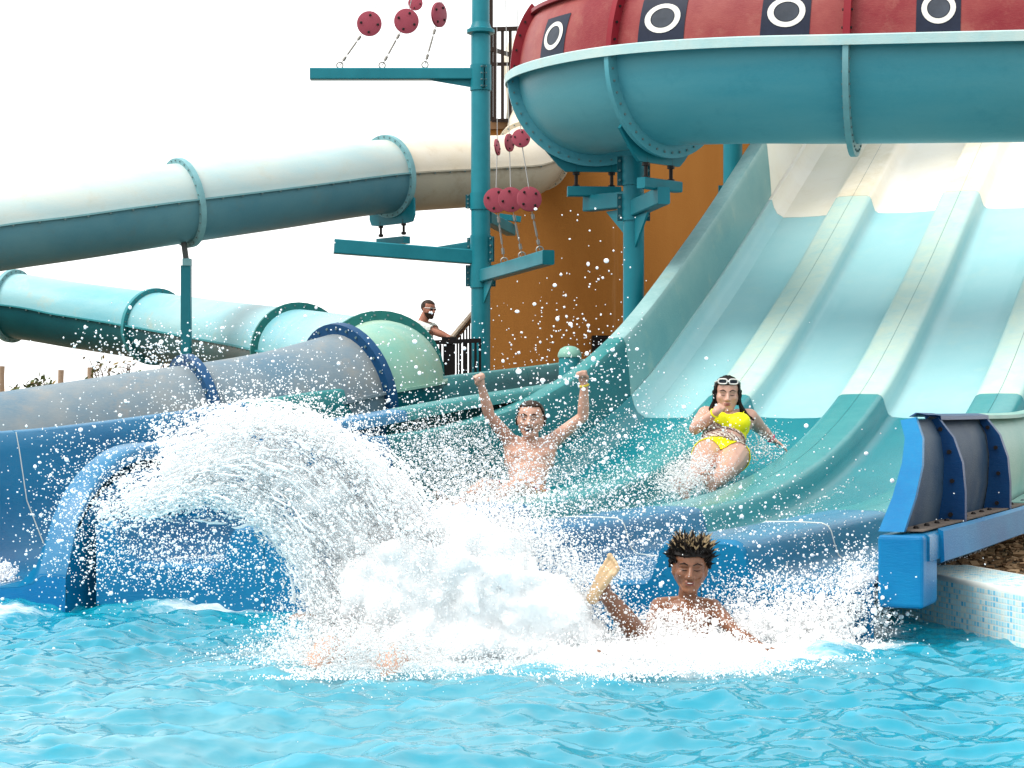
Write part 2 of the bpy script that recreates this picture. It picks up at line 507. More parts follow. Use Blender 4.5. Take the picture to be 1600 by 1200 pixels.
def make_water():
    ys = np.concatenate([np.linspace(-2.4, 4.6, 24)[:-1], np.linspace(4.6, 8.4, 330)[:-1], np.linspace(8.4, 12.0, 200)[:-1], np.linspace(12.0, 16.8, 14)])
    xs = np.concatenate([np.linspace(-13.9, -3.6, 20)[:-1], np.linspace(-3.6, 2.75, 560)[:-1], np.linspace(2.75, 4.25, 8)])
    X, Y = np.meshgrid(xs, ys)
    rng = np.random.default_rng(3)
    Z = np.zeros_like(X)
    for i in range(64):
        lam = 0.13 * (1.25 / 0.13) ** rng.random()
        # mostly waves rolling away from the splash and the slides, crests near-parallel to the picture
        th = rng.normal(-math.pi / 2, 0.85)
        k = 2 * math.pi / lam
        amp = 0.0029 * (lam / 0.5) ** 1.0 * (0.5 + rng.random())
        ph = rng.random() * 6.28
        wx = X + 0.06 * np.sin(2.1 * Y + ph) + 0.05 * np.sin(3.7 * X + 1.3 * Y + 2 * ph)
        wy = Y + 0.05 * np.sin(2.7 * X + 1.7 * ph)
        s_ = np.sin(k * (wx * math.cos(th) + wy * math.sin(th)) + ph)
        Z += amp * (1.0 - 2.0 * np.abs(s_) ** 0.9 if i % 3 == 0 else s_)
    # finer chop on the left, longer smooth swell on the right
    left = 1 / (1 + np.exp((X - 0.2) * 2.2))
    for i in range(26):
        lam = 0.055 * (0.22 / 0.055) ** rng.random(); th = rng.normal(-math.pi / 2, 1.0); k = 2 * math.pi / lam
        Z += left * 0.0008 * (lam / 0.12) * np.sin(k * (X * math.cos(th) + Y * math.sin(th)) + rng.random() * 6.28 + 1.5 * np.sin(3 * X + 2 * Y))
    # rings running out from the boy and the big splash
    for cx, cy, a0 in ((0.75, 8.0, .008), (-0.4, 7.6, .007)):
        r_ = np.hypot(X - cx, Y - cy)
        Z += a0 * np.exp(-((r_ - 0.9) / 0.7) ** 2) * np.sin(2 * math.pi * r_ / 0.42)
    fo = foam_field(X, Y)
    Z += 0.03 * fo * (0.6 + 0.4 * np.sin(17 * X + 5 * np.sin(9 * Y)) * np.sin(19 * Y + 3 * np.sin(11 * X)))
    nr, nc = X.shape
    co = np.stack([X, Y, Z], -1).reshape(-1, 3).astype(np.float32)
    idx = np.arange(nr * nc).reshape(nr, nc)
    q = np.stack([idx[:-1, :-1], idx[:-1, 1:], idx[1:, 1:], idx[1:, :-1]], -1).reshape(-1, 4)
    me = bpy.data.meshes.new('water')
    me.vertices.add(len(co)); me.vertices.foreach_set('co', co.ravel())
    me.loops.add(q.size); me.loops.foreach_set('vertex_index', q.ravel().astype(np.int32))
    me.polygons.add(len(q)); me.polygons.foreach_set('loop_start', np.arange(0, q.size, 4, dtype=np.int32))
    me.polygons.foreach_set('use_smooth', np.ones(len(q), dtype=bool))
    me.update()
    a = me.attributes.new('foam', 'FLOAT', 'POINT'); a.data.foreach_set('value', fo.ravel().astype(np.float32))
    o = bpy.data.objects.new('water', me); COL.objects.link(o)
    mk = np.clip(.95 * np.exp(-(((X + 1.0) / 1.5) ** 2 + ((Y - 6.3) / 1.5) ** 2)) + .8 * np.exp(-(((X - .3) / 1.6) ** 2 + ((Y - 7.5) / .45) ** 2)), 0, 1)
    a = me.attributes.new('milk_sheen', 'FLOAT', 'POINT'); a.data.foreach_set('value', mk.ravel().astype(np.float32))
    t = NT('pool_water')
    lw = t.n('ShaderNodeFresnel'); lw.inputs['IOR'].default_value = 1.37
    tr = t.n('ShaderNodeBsdfTransparent'); tr.inputs[0].default_value = (0.62, 0.93, 0.98, 1)
    df = t.n('ShaderNodeBsdfDiffuse'); df.inputs[0].default_value = (0.004, 0.355, 0.515, 1)
    # churned water made milky; pale sky reflection painted into the colour at lower left
    t.l(t.mix(t.mul(t.mul(t.attr('milk_sheen'), t.ramp(t.tex(2.6, 6, .65, (1, 2.5, 1), .5), .25, .7)), .62), (0.004, 0.355, 0.515), (0.40, 0.66, 0.70)), df.inputs[0])
    gl = t.n('ShaderNodeBsdfGlossy'); gl.inputs['Roughness'].default_value = 0.02
    m1 = t.n('ShaderNodeMixShader'); m1.inputs[0].default_value = 0.55
    t.l(tr.outputs[0], m1.inputs[1]); t.l(df.outputs[0], m1.inputs[2])
    m2 = t.n('ShaderNodeMixShader'); t.l(lw.outputs[0], m2.inputs[0]); t.l(m1.outputs[0], m2.inputs[1]); t.l(gl.outputs[0], m2.inputs[2])
    fm = t.n('ShaderNodeBsdfDiffuse'); fm.inputs[0].default_value = (0.88, 0.90, 0.91, 1)
    # foam breaks into streaks and bubbles
    f = t.attr('foam'); nz = t.tex(9, 8, 0.75, (1, 2.2, 1), 0.6)
    ad = t.n('ShaderNodeMath', operation='ADD'); t.l(f, ad.inputs[0]); t.l(t.mul(nz, 0.9), ad.inputs[1])
    m3 = t.n('ShaderNodeMixShader'); t.l(t.ramp(ad.outputs[0], 0.66, 1.25), m3.inputs[0]); t.l(m2.outputs[0], m3.inputs[1]); t.l(fm.outputs[0], m3.inputs[2])
    t.l(m3.outputs[0], t.out.inputs[0])
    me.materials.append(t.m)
    tag(o, kind='structure')
make_water()
def poolfloor_mat():
    t = NT('sky_blue_pool_mosaic')
    c = t.mix(t.tex(3, 5, 0.6), (0.05, 0.42, 0.52), (0.11, 0.50, 0.60))
    t.principled(c, 0.5)
    return t.m
M['pool_floor'] = poolfloor_mat()
mb = MB()
mb.add([Vector((p.x, p.y, -1.1)) for p in pool_poly], [tuple(range(len(pool_poly)))])
tag(mb.build('pool_floor', M['pool_floor']), kind='structure')
tag(side.build('pool_side', M['pool_floor']), kind='structure')
# dark lane line on the pool floor, seen wavering through the water
mb = MB(); mb.bar((-0.6, 3.6, -1.09), (1.3, 7.6, -1.09), 0.28, 0.012)
tag(mb.build('floor_line', plain('dark_lane_line_mosaic', (0.05, 0.07, 0.10), 0.5)), kind='structure')

# dry chips of bark and stone on the ground under the slide at right
def chips():
    rng = np.random.default_rng(8)
    b = MB()
    for i in range(5200):
        t_ = rng.uniform(-2.6, 3.2); q_ = rng.uniform(1.6, 4.4)
        p = S0 + SQ * q_ + SUP * t_
        if p.x < 2.42 - (p.y - 8.26) * 0.22 + 0.06: continue
        s_ = rng.uniform(0.012, 0.04); a_ = rng.uniform(0, 6.28); tl = rng.uniform(-.6, .6)
        m = Matrix.Rotation(a_, 3, 'Z') @ Matrix.Rotation(tl, 3, 'X')
        z = GRZ + rng.uniform(0, 0.04)
        b.box((p.x, p.y, z), (s_ * rng.uniform(.8, 2.2), s_, s_ * 0.35), m, a=float(rng.random()))
    t = NT('bark_chips')
    c = t.mix(t.attr('tone'), (0.14, 0.075, 0.035), (0.46, 0.31, 0.18))
    t.principled(c, 0.85)
    tag(b.build('bark_chips', t.m, attr='tone', recalc=False), kind='stuff')
chips()

# ------------------------------------------------------------------ main four-lane slide
WEAR = (0.50, 0.60, 0.46)
M['s_cream'] = fibre('cream_slide_fibre', (0.96, 0.90, 0.76), (1.0, 0.98, 0.92), 0.8, 0.3, 1.0, grain=0.3, attr='wear', attr_col=(0.70, 0.60, 0.40), dirt=(0.62, 0.50, 0.32), dirt_amt=0.25)
M['s_light'] = fibre('pale_aqua_slide_fibre', (0.31, 0.61, 0.655), (0.40, 0.67, 0.70), 0.8, 0.25, 0.8, grain=0.35, attr='wear', attr_col=(0.66, 0.74, 0.58), dirt=(0.52, 0.70, 0.60), dirt_amt=0.3)
M['s_teal'] = fibre('teal_slide_fibre', (0.002, 0.20, 0.25), (0.006, 0.255, 0.30), 0.7, 0.2, 1.0, spec=.22, coat=.05, grain=0.2, attr='wear', attr_col=(0.07, 0.35, 0.35))
M['s_blue'] = fibre('blue_slide_fibre', (0.001, 0.115, 0.27), (0.004, 0.19, 0.37), 0.8, 0.26, 1.2, spec=.2, coat=.0, grain=0.35, attr='wear', attr_col=(0.07, 0.24, 0.42))
M['s_wallgreen'] = fibre('faded_sea_green_fibre', (0.12, 0.36, 0.33), (0.32, 0.50, 0.44), 0.9, 0.4, 1.0, attr='wear', attr_col=(0.26, 0.52, 0.46))
M['s_walllight'] = fibre('pale_aqua_wall_fibre', (0.13, 0.34, 0.36), (0.24, 0.44, 0.43), 0.8, 0.3, 0.9, attr='wear', attr_col=(0.46, 0.66, 0.66), dirt=(0.50, 0.56, 0.42), dirt_amt=0.4)
M['s_tealwall'] = fibre('deep_teal_wall_fibre', (0.001, 0.13, 0.155), (0.003, 0.175, 0.20), 0.7, 0.34, 1.0, spec=.1, attr='wear', attr_col=(0.10, 0.36, 0.35))
M['s_rec'] = fibre('faded_slate_blue_panel', (0.015, 0.05, 0.105), (0.06, 0.095, 0.135), 0.9, 0.5, 2.5, dirt=(0.16, 0.16, 0.17), dirt_amt=0.4)
M['s_endblue'] = fibre('bright_blue_fibre', (0.001, 0.14, 0.35), (0.004, 0.22, 0.45), 0.8, 0.3, 2.0)
M['s_ribblue'] = fibre('royal_blue_rib_fibre', (0.003, 0.035, 0.13), (0.006, 0.06, 0.18), 0.8, 0.35, 3.0)
M['dirtplate'] = plain('dirty_brown_flange', (0.16, 0.13, 0.11), 0.8, 0.5, 14)
M['seal'] = plain('white_sealant', (0.72, 0.76, 0.72), 0.5)

def sweep_sheet(sec, t0, t1, step=0.16, thick=0.02, base=S0, fl=floor1, hk=None, wear=None, gap=0.004):
    """closed sheet: section [(q, h)] swept along the slide"""
    n = len(sec)
    nor = []
    for i in range(n):
        a = sec[max(i - 1, 0)]; b = sec[min(i + 1, n - 1)]
        dx, dy = b[0] - a[0], b[1] - a[1]; L = math.hypot(dx, dy) or 1
        nor.append((dy / L, -dx / L))
    loop = list(sec) + [(sec[i][0] + nor[i][0] * thick, sec[i][1] + nor[i][1] * thick) for i in reversed(range(n))]
    w = (list(wear) + list(reversed(wear))) if wear else [0.0] * (2 * n)
    m = max(2, int((t1 - t0) / step))
    b = MB(); vs = []; fs = []; at_ = []
    for j in range(m + 1):
        t = t0 + gap + (t1 - t0 - 2 * gap) * j / m
        k = hk(t) if hk else 1.0
        for (q, h), ww in zip(loop, w):
            vs.append(SP(q, t, h * k, base, fl)); at_.append(ww)
    L2 = 2 * n
    for j in range(m):
        for i in range(L2):
            i2 = (i + 1) % L2
            fs.append((j * L2 + i, j * L2 + i2, (j + 1) * L2 + i2, (j + 1) * L2 + i))
    for e in (0, m):
        for i in range(n - 1):
            fs.append((e * L2 + i, e * L2 + i + 1, e * L2 + L2 - 2 - i, e * L2 + L2 - 1 - i))
    b.add(vs, fs, at_)
    return b

slide = empty('water_slide', S0, 'wide multi-lane slide fading from cream through aqua to teal and blue', 'water slide')
RH = 0.20
side_r = [(.30, .008), (.335, .035), (.355, .09), (.375, .16), (.392, .186), (.425, .20), (.573, .203)]
wr = [0, 0, 0, .25, .6, 1, 1]
mid = [(-.2, 0), (0, -.004), (.2, 0)]
full_sec = [(-a, b) for a, b in reversed(side_r)] + mid + side_r
full_w = list(reversed(wr)) + [0, 0, 0] + wr
rows = [(-2.85, -1.35, 's_blue'), (-1.35, 0.0, 's_blue'), (0.0, 4.8, 's_teal'), (4.8, 9.2, 's_light'), (9.2, 13.5, 's_cream')]
left_edge = [(-2.17, .20), (-2.05, .20), (-2.03, .12), (-1.99, .045), (-1.93, .008)]
right_edge = [(1.88, .006), (1.94, .05), (1.965, .13), (1.985, .245), (2.16, .25), (2.175, .235), (2.175, .13)]
for lane, qc in enumerate((-1.725, -0.575, 0.575, 1.65)):
    if lane == 0:
        sec = left_edge + [(q + qc, h) for q, h in mid + side_r]; we = [.3, .2, 0, 0, 0, 0, 0, 0] + wr
    elif lane == 3:
        sec = [(q + 1.725, h) for q, h in [(-a, b) for a, b in reversed(side_r)] + mid[:2]] + right_edge
        we = list(reversed(wr)) + [0, 0, 0, 0, 0, .15, .1, .1, .1]
    else:
        sec = [(q + qc, h) for q, h in full_sec]; we = full_w
    for (t0, t1, mt) in rows:
        o = sweep_sheet(sec, t0, t1, wear=we).build('lane_trough', M[mt], slide, smooth=True, angle=50, attr='wear')
        if lane == 0 and mt == 's_cream': pass
    # front lip closing the trough end
    lip = MB(); full = sec; sec = [a for a in sec if a[0] < 1.962]
    top = [SP(q, -2.85, h) for q, h in sec]
    bot = [SP(q, -2.83, -0.23) for q, h in sec]
    mid_ = [SP(q, -2.885, h - 0.02) for q, h in sec]
    low = [SP(q, -2.885, -0.23) for q, h in sec]
    lip.grid([top, mid_, low, bot])
    lip.build('exit_lip', M['s_blue'], slide, smooth=True, angle=60)
    sec = full
    # sealant beads across the blue sections
    sl = MB()
    for tt in (-1.35,):
        sl.tube([SP(q, tt, h + 0.002) for q, h in sec], 0.0045, 6)
    sl.build('sealant_bead', M['seal'], slide, smooth=True)
for q in (-1.15, 0.0, 1.15):           # darkened joint along the crown of each divider
    for (t0, t1, mt) in rows:
        j = MB(); m_ = 24
        j.tube([SP(q, t0 + (t1 - t0) * k / m_, 0.197) for k in range(m_ + 1)], 0.005, 5)
        j.build('divider_joint', M['steel_dark'], slide)
# walls
hkL = lambda t: .845 + .025 * max(0.0, min(4.0, t)) + 0.05 * max(0.0, t - 4.0)
hkR = lambda t: 1.0 + 0.03 * max(0.0, t - 4.0)
wallL = [(-2.27, .63), (-2.285, .695), (-2.275, .715), (-2.15, .725), (-2.125, .715), (-2.105, .66), (-2.075, .42), (-2.06, .26), (-2.058, .206)]
wearL = [.8, 1, 1, 1, .8, .1, 0, 0, 0]
for (t0, t1, mt) in [(-2.0, .3, 's_blue'), (.3, 4.8, 's_tealwall'), (4.8, 9.2, 's_walllight'), (9.2, 13.5, 's_cream')]:
    sweep_sheet(wallL, t0, t1, hk=hkL, wear=wearL, thick=0.018).build('side_wall', M[mt], slide, smooth=True, angle=45, attr='wear')
sk = MB()                                  # outside skirt of the blue end, down into the pool
sk.grid([[SP(-2.275, t, .63), SP(-2.29, t, .2), SP(-2.27, t, -.25)] for t in np.linspace(-2.0, .3, 8)])
sk.grid([[SP(-2.275, -2.0, .63), SP(-2.29, -2.0, .2), SP(-2.27, -2.0, -.25)], [SP(-2.06, -2.02, .63), SP(-2.05, -2.02, .2), SP(-2.05, -2.02, -.25)]])
sk.build('skirt', M['s_endblue'], slide, smooth=True, angle=40)
wallR = [(2.005, .255), (2.03, .40), (2.035, .55), (2.02, .66), (1.985, .73), (1.97, .748)]
wallR = list(reversed(wallR))
for (t0, t1, mt) in [(-1.90, -.62, 's_rec'), (-.62, 4.8, 's_wallgreen'), (4.8, 9.2, 's_walllight'), (9.2, 13.5, 's_cream')]:
    sweep_sheet(wallR, t0, t1, hk=hkR, thick=0.016).build('side_wall', M[mt], slide, smooth=True, angle=45, attr='wear')
# rolled top edge of the right wall
for (t0, t1, mt) in [(-1.90, -.62, 's_ribblue'), (-.62, 4.8, 's_wallgreen'), (4.8, 9.2, 's_walllight')]:
    sweep_sheet([(1.952, .755), (1.975, .775), (2.03, .765), (2.033, .745)], t0, t1, hk=hkR, thick=0.012).build('top_edge', M[mt], slide, smooth=True, attr='wear')
ribo = [(2.15, .258), (2.15, .40), (2.137, .54), (2.095, .66), (2.02, .757)]
ribi = [(2.012, .258), (2.036, .40), (2.041, .55), (2.026, .66), (1.985, .742)]
def rib(t0, t1, mt, bolts=True):
    b = MB()
    ra = [SP(q, t0, h) for q, h in ribo]; rb = [SP(q, t1, h) for q, h in ribo]
    ia = [SP(q, t0, h) for q, h in ribi]; ib = [SP(q, t1, h) for q, h in ribi]
    b.grid([ia, ra, rb, ib, ia])
    b.add([ia[0], ra[0], rb[0], ib[0]], [(0, 1, 2, 3)]); b.add([ia[-1], ra[-1], rb[-1], ib[-1]], [(0, 1, 2, 3)])
    o = b.build('wall_rib', M[mt], slide, smooth=True, angle=35)
    if bolts:
        for f in (0.06, 0.34, 0.6, 0.86):
            k = f * 4; i = min(3, int(k)); g = k - i
            qq = [(ribo[i][c] * (1 - g) + ribo[i + 1][c] * g) * .5 + (ribi[i][c] * (1 - g) + ribi[i + 1][c] * g) * .5 for c in (0, 1)]
            bb = MB(); p = SP(qq[0], t0, qq[1])
            bb.lathe(p - SUP * 0.012, [(0.011, -0.004), (0.011, .008), (.006, .013)], 8, axis=SUP)
            bb.build('bolt', M['bolt'], o, smooth=True)
rib(-1.92, -1.87, 's_ribblue'); rib(-.66, -.60, 's_ribblue'); rib(4.76, 4.84, 's_wallgreen', False)
# bright sloping end plate
def lean(t, h): return t + (h - .255) * 1.15 * max(0.0, min(1.0, (-1.93 - t) / .95))
def lean_sheet(sec, t0, t1, thick, name, mt):
    b = MB(); n = len(sec)
    loop = sec + [(q + thick, h) for q, h in reversed(sec)] + [sec[0]]
    b.grid([[SP(q, lean(t, h), h) for q, h in loop] for t in np.linspace(t0, t1, 9)])
    for t in (t0, t1): b.add([SP(q, lean(t, h), h) for q, h in loop[:-1]], [(i, i + 1, 2 * n - 2 - i, 2 * n - 1 - i) for i in range(n - 1)])
    return b.build(name, M[mt], slide, smooth=True, angle=40)
lean_sheet(wallR, -2.88, -1.90, .016, 'side_wall', 's_rec')
lean_sheet([(1.952, .758), (1.98, .778), (2.03, .768)], -2.74, -1.90, .012, 'top_edge', 's_ribblue')
b = MB()
epi = [(q - .05, h) for q, h in ribi]; epo = [(a * .45 + c * .55, h) for (a, h), (c, h2) in zip(ribo, ribi)]
b.grid([[SP(q, lean(-2.89, h) - .012, h) for q, h in epi], [SP(q, lean(-2.89, h) - .012, h) for q, h in epo], [SP(q, lean(-2.89, h) + .03, h) for q, h in epo], [SP(q, lean(-2.89, h) + .03, h) for q, h in epi], [SP(q, lean(-2.89, h) - .012, h) for q, h in epi]])
b.build('end_plate', M['s_endblue'], slide, smooth=True, angle=35)
# bolted bottom flange, dirt and bolts
b = MB(); b.prism([SP(2.03, -2.84, .258), SP(2.145, -2.84, .258), SP(2.145, -.05, .258), SP(2.03, -.05, .258)], (0, 0, .006)); fl = b.build('bottom_flange', M['dirtplate'], slide)
for k in range(12):
    t = -2.72 + k * .225
    if abs(t + 1.9) < .08 or abs(t + .63) < .08: continue
    b = MB(); b.lathe(SP(2.09, t, .264), [(.014, 0), (.014, .008), (.008, .014)], 6); b.build('bolt', M['bolt'], fl)
b = MB(); b.prism([SP(2.03, .05, .258), SP(2.16, .05, .258), SP(2.16, 2.2, .258), SP(2.03, 2.2, .258)], (0, 0, .006)); fl = b.build('bottom_flange', M['s_wallgreen'], slide)
for k in range(9):
    t = .15 + k * .22
    b = MB(); b.lathe(SP(2.09, t, .264), [(.014, 0), (.014, .008), (.008, .014)], 6); b.build('bolt', M['bolt_rust'], fl)
for (t0, t1, mt) in [(-2.63, -.2, 's_endblue'), (-.19, 4.8, 's_wallgreen')]:
    b = MB(); m_ = 24
    b.grid([[SP(q, t0 + (t1 - t0) * k / m_, h) for q, h in ((2.166, .262), (2.19, .25), (2.196, .12), (2.178, .11), (2.166, .262))] for k in range(m_ + 1)])
    b.add([SP(q, t0, h) for q, h in ((2.166, .262), (2.19, .25), (2.196, .12), (2.178, .11))], [(0, 1, 2, 3)])
    b.build('edge_beam', M[mt], slide, smooth=True, angle=35, attr='wear')
# corner leg down to the pool edge
b = MB()
lp = [(1.965, .245), (2.165, .245), (2.165, -.07), (1.965, -.07)]
b.prism([SP(q, -2.93, h) for q, h in lp], SUP * 0.30)
o = b.build('corner_leg', M['s_endblue'], slide)
md = o.modifiers.new('soft_edges', 'BEVEL'); md.width = .018; md.segments = 3
# starting platform at the head of the slide, behind the raft flume
b = MB(); b.box(SP(0, 14.6, -.15), (5.0, 2.2, .3), Matrix.Rotation(-R(24), 3, 'Z')); b.build('start_platform', M['tube_cream'], slide)
for q in (-2.2, 2.2):
    for t in (6.0, 9.5, 14.0):
        p = SP(q, t, -.06); b = MB(); b.tube([(p.x, p.y, GZ - .2), p], .09, 10); b.build('under_post', M['steel'], slide, smooth=True)

# ------------------------------------------------------------------ single slide on the left
S2 = Vector((-1.71, 12.99, 0))
s2 = empty('water_slide', S2, 'single open slide, blue at its pool end, along the left edge of the wide slide', 'water slide')
def end_k(t):
    if t >= -2.25: return 1.0
    x = min(1.0, (-2.25 - t) / 0.75)
    return max(0.06, math.sqrt(max(0, 1 - x * x)))
sec2 = [(-.79, .66), (-.81, .755), (-.79, .775), (-.67, .785), (-.645, .77), (-.62, .66), (-.565, .36), (-.44, .10), (-.26, .0), (.0, -.005), (.2, .0), (.35, .08), (.44, .30), (.485, .62), (.50, .715), (.525, .735), (.645, .725), (.665, .705), (.668, .65)]
we2 = [1, 1, 1, 1, 1, .2, 0, 0, 0, 0, 0, 0, 0, .2, 1, 1, 1, 1, .8]
# separate far-wall / near-wall heights: only the near wall rounds down at the pool end
for (t0, t1, mt) in [(-3.0, -1.75, 's_blue'), (-1.75, -.2, 's_blue'), (-.2, .9, 's_blue'), (.9, 6.0, 's_tealwall'), (6.0, 10.0, 's_tealwall')]:
    b = sweep_sheet(sec2, t0, t1, base=S2, fl=floor2, wear=we2, step=0.1)
    L2 = 2 * len(sec2); vv = []
    for i, p in enumerate(b.v):
        k = i % L2; q_, h_ = (sec2 + [(a, c - .02) for a, c in reversed(sec2)])[k]
        j = i // L2; m_ = len(b.v) // L2 - 1; t = t0 + .004 + (t1 - t0 - .008) * j / m_
        if q_ > 0.1: p = (p[0], p[1], floor2(t) + (p[2] - floor2(t)) * end_k(t))
        vv.append(p)
    b.v = vv
    b.build('trough', M[mt], s2, smooth=True, angle=50, attr='wear')
for tt, q0 in ((-1.75, 0), (-.2, 0)):
    b = MB(); b.tube([SP(q, tt, h + .003, S2, floor2) for q, h in sec2[4:12]], .004, 6); b.build('sealant_bead', M['seal'], s2, smooth=True)
b = MB()
b.grid([[SP(.666, t, .60 * end_k(t), S2, floor2), SP(.675, t, .25 * end_k(t), S2, floor2), Vector((SP(.665, t, 0, S2, floor2).x, SP(.665, t, 0, S2, floor2).y, -.2))] for t in np.linspace(-3.0, -.9, 24)])
b.build('skirt', M['s_blue'], s2, smooth=True, angle=60)
b = MB()
fr = [(q, h) for q, h in sec2[10:18]]
b.grid([[SP(q, -2.995, h * end_k(-2.995) , S2, floor2) for q, h in fr], [Vector((SP(q, -3.0, 0, S2, floor2).x, SP(q, -3.0, 0, S2, floor2).y, -.2)) for q, h in fr]])
b.build('nose', M['s_endblue'], s2)
# ------------------------------------------------------------------ tube flumes
def frames(pts):
    fr = []
    for i, p in enumerate(pts):
        t = (pts[min(i + 1, len(pts) - 1)] - pts[max(i - 1, 0)]).normalized()
        s = Vector((t.y, -t.x, 0)).normalized()
        u = s.cross(t).normalized()
        fr.append((p, t, s, u))
    return fr
def shell(fr, r, a0, a1, n, thick=0.014, prof=None):
    """half-pipe with real thickness along frames"""
    b = MB(); rows_ = []
    for (p, t, s, u) in fr:
        row = []
        for k in range(n + 1):
            an = a0 + (a1 - a0) * k / n; row.append(p + s * (math.cos(an) * r) + u * (math.sin(an) * r))
        for k in reversed(range(n + 1)):
            an = a0 + (a1 - a0) * k / n; row.append(p + s * (math.cos(an) * (r - thick)) + u * (math.sin(an) * (r - thick)))
        row.append(row[0])
        rows_.append(row)
    b.grid(rows_)
    for e in (0, -1):
        row = rows_[e]; m = n + 1
        b.add(row[:-1], [(i, i + 1, 2 * m - 2 - i, 2 * m - 1 - i) for i in range(n)])
    return b
def ring(fr1, r, w=0.06, L=0.045, a0=0.0, a1=2 * math.pi, n=40):
    p, t, s, u = fr1
    b = MB(); rows_ = []
    for k in range(n + 1):
        an = a0 + (a1 - a0) * k / n; d = s * math.cos(an) + u * math.sin(an)
        rows_.append([p + d * (r - .012) - t * L / 2, p + d * (r + w) - t * L / 2, p + d * (r + w) + t * L / 2, p + d * (r - .012) + t * L / 2, p + d * (r - .012) - t * L / 2])
    b.grid(rows_)
    return b
def seam(fr, r, side, w=0.05, h=0.022):
    b = MB(); rows_ = []
    for (p, t, s, u) in fr:
        d = s * side
        c = p + d * (r - .012)
        rows_.append([c - u * h / 2, c + d * w - u * h / 2, c + d * w + u * h / 2, c + u * h / 2, c - u * h / 2])
    b.grid(rows_); return b
def ring_bolts(parent, fr1, r, n, mat, size=.014, a0=0, a1=2 * math.pi, L=.045):
    p, t, s, u = fr1
    b = MB()
    for k in range(n):
        an = a0 + (a1 - a0) * (k + .5) / n; d = s * math.cos(an) + u * math.sin(an)
        b.lathe(p + d * r - t * (L / 2 + .012), [(size * .8, 0), (size * .8, L + .024)], 6, axis=t)
    b.build('flange_bolts', mat, parent, kind='stuff')
def seam_bolts(parent, fr, r, side, step, mat):
    b = MB()
    for i in range(0, len(fr), step):
        p, t, s, u = fr[i]; c = p + s * side * (r + .022)
        b.box(c - u * .012, (.022, .022, .04))
    b.build('seam_bolts', mat, parent, kind='stuff')

# --- long serpentine tube
TR = 0.51
ctl = [at(835, 90, 32.0), at(846, 165, 30.2), at(838, 232, 28.9), at(806, 262, 28.3), at(740, 268, 27.8), at(590, 277, 26.6), at(430, 298, 25.4), at(280, 318, 24.5), at(130, 340, 23.9), at(0, 358, 23.5), at(-220, 392, 23.1), at(-420, 425, 24.6),
       at(-440, 448, 27.8), at(-280, 462, 30.4), at(-120, 470, 30.6), at(20, 478, 30.0), at(120, 493, 29.6), at(240, 510, 28.6), at(345, 527, 26.8), at(450, 545, 24.0), at(535, 566, 20.6), at(584, 583, 18.0), at(603, 594, 17.0), at(570, 606, 16.15)]
g0 = Vector((-2.0, 15.58, .95)); gd = Vector((-.87, -.5, -.155))
ctl += [g0, g0 + gd * 1.2, g0 + gd * 2.4, g0 + gd * 4.6]
path = spline(ctl, 0.14)
FR = frames(path)
def near_u(u_, lo, hi):
    best = None
    for i in range(lo, hi):
        p = FR[i][0]; uu = 800 + FPX * p.x / p.y
        if best is None or abs(uu - u_) < best[0]: best = (abs(uu - u_), i)
    return best[1]
iv = {}
# index of the far-left turn and of the right elbow apex
i_left = min(range(len(FR)), key=lambda i: FR[i][0].x if FR[i][0].y > 20 else 9e9)
i_apex = max(range(i_left, len(FR)), key=lambda i: FR[i][0].x if FR[i][0].y < 20 else -9e9)
i_a = near_u(832, 0, i_left // 3); i_a = max(i_a, 6)
cuts = [0, i_a, near_u(603, 0, i_left), near_u(287, 0, i_left), near_u(-60, 0, i_left), i_left + 8, near_u(24, i_left + 10, i_apex), near_u(242, i_left + 10, i_apex), near_u(468, i_left + 10, i_apex), near_u(592, i_left + 10, i_apex - 4)]
j2 = min(range(i_apex, len(FR)), key=lambda i: (FR[i][0] - at(548, 610, 15.95)).length)
cuts += [j2, near_u(300, j2, len(FR)), len(FR) - 1]
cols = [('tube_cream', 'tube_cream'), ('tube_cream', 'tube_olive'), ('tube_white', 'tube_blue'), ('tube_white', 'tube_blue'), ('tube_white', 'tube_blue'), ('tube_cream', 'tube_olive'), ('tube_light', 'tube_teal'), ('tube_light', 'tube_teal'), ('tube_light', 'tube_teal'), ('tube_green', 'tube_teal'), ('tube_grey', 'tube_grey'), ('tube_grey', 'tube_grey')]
fl_m = ['tube_cream', 'flange_pale', 'flange_pale', 'flange_pale', 'tube_cream', 'flange_pale', 'flange_teal', 'flange_green', 'flange_green', 'flange_navy', 'flange_navy']
tube = empty('tube_slide', (path[-1].x, path[-1].y, 0), 'long closed tube slide winding from cream and pale blue to grey blue, on the left', 'tube slide')
for k, (a, b_) in enumerate(zip(cuts[:-1], cuts[1:])):
    if b_ - a < 2: continue
    fr = FR[a:b_ + 1]
    up, lo = cols[k]
    if k < 2: m_up, m_lo = up, lo
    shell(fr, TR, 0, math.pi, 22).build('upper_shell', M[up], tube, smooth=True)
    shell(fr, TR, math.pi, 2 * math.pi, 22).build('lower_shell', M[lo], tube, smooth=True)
    for sd in (1, -1):
        smat = {'tube_white': 'flange_pale', 'tube_cream': 'tube_olive', 'tube_light': 'flange_teal', 'tube_green': 'tube_green', 'tube_grey': 'tube_grey'}[up]
        o = seam(fr, TR, sd).build('seam_flange', M[smat], tube)
        seam_bolts(o, fr, TR, sd, 2, M['bolt_rust'])
for k, c in enumerate(cuts[1:-1]):
    m_ = fl_m[k]
    big = .085 if m_ in ('flange_green', 'flange_navy') else .065
    o = ring(FR[c], TR, big, .07).build('ring_flange', M[m_], tube, smooth=True, angle=30)
    ring_bolts(o, FR[c], TR + big * .55, 28, M['bolt_rust'], .013, L=.07)

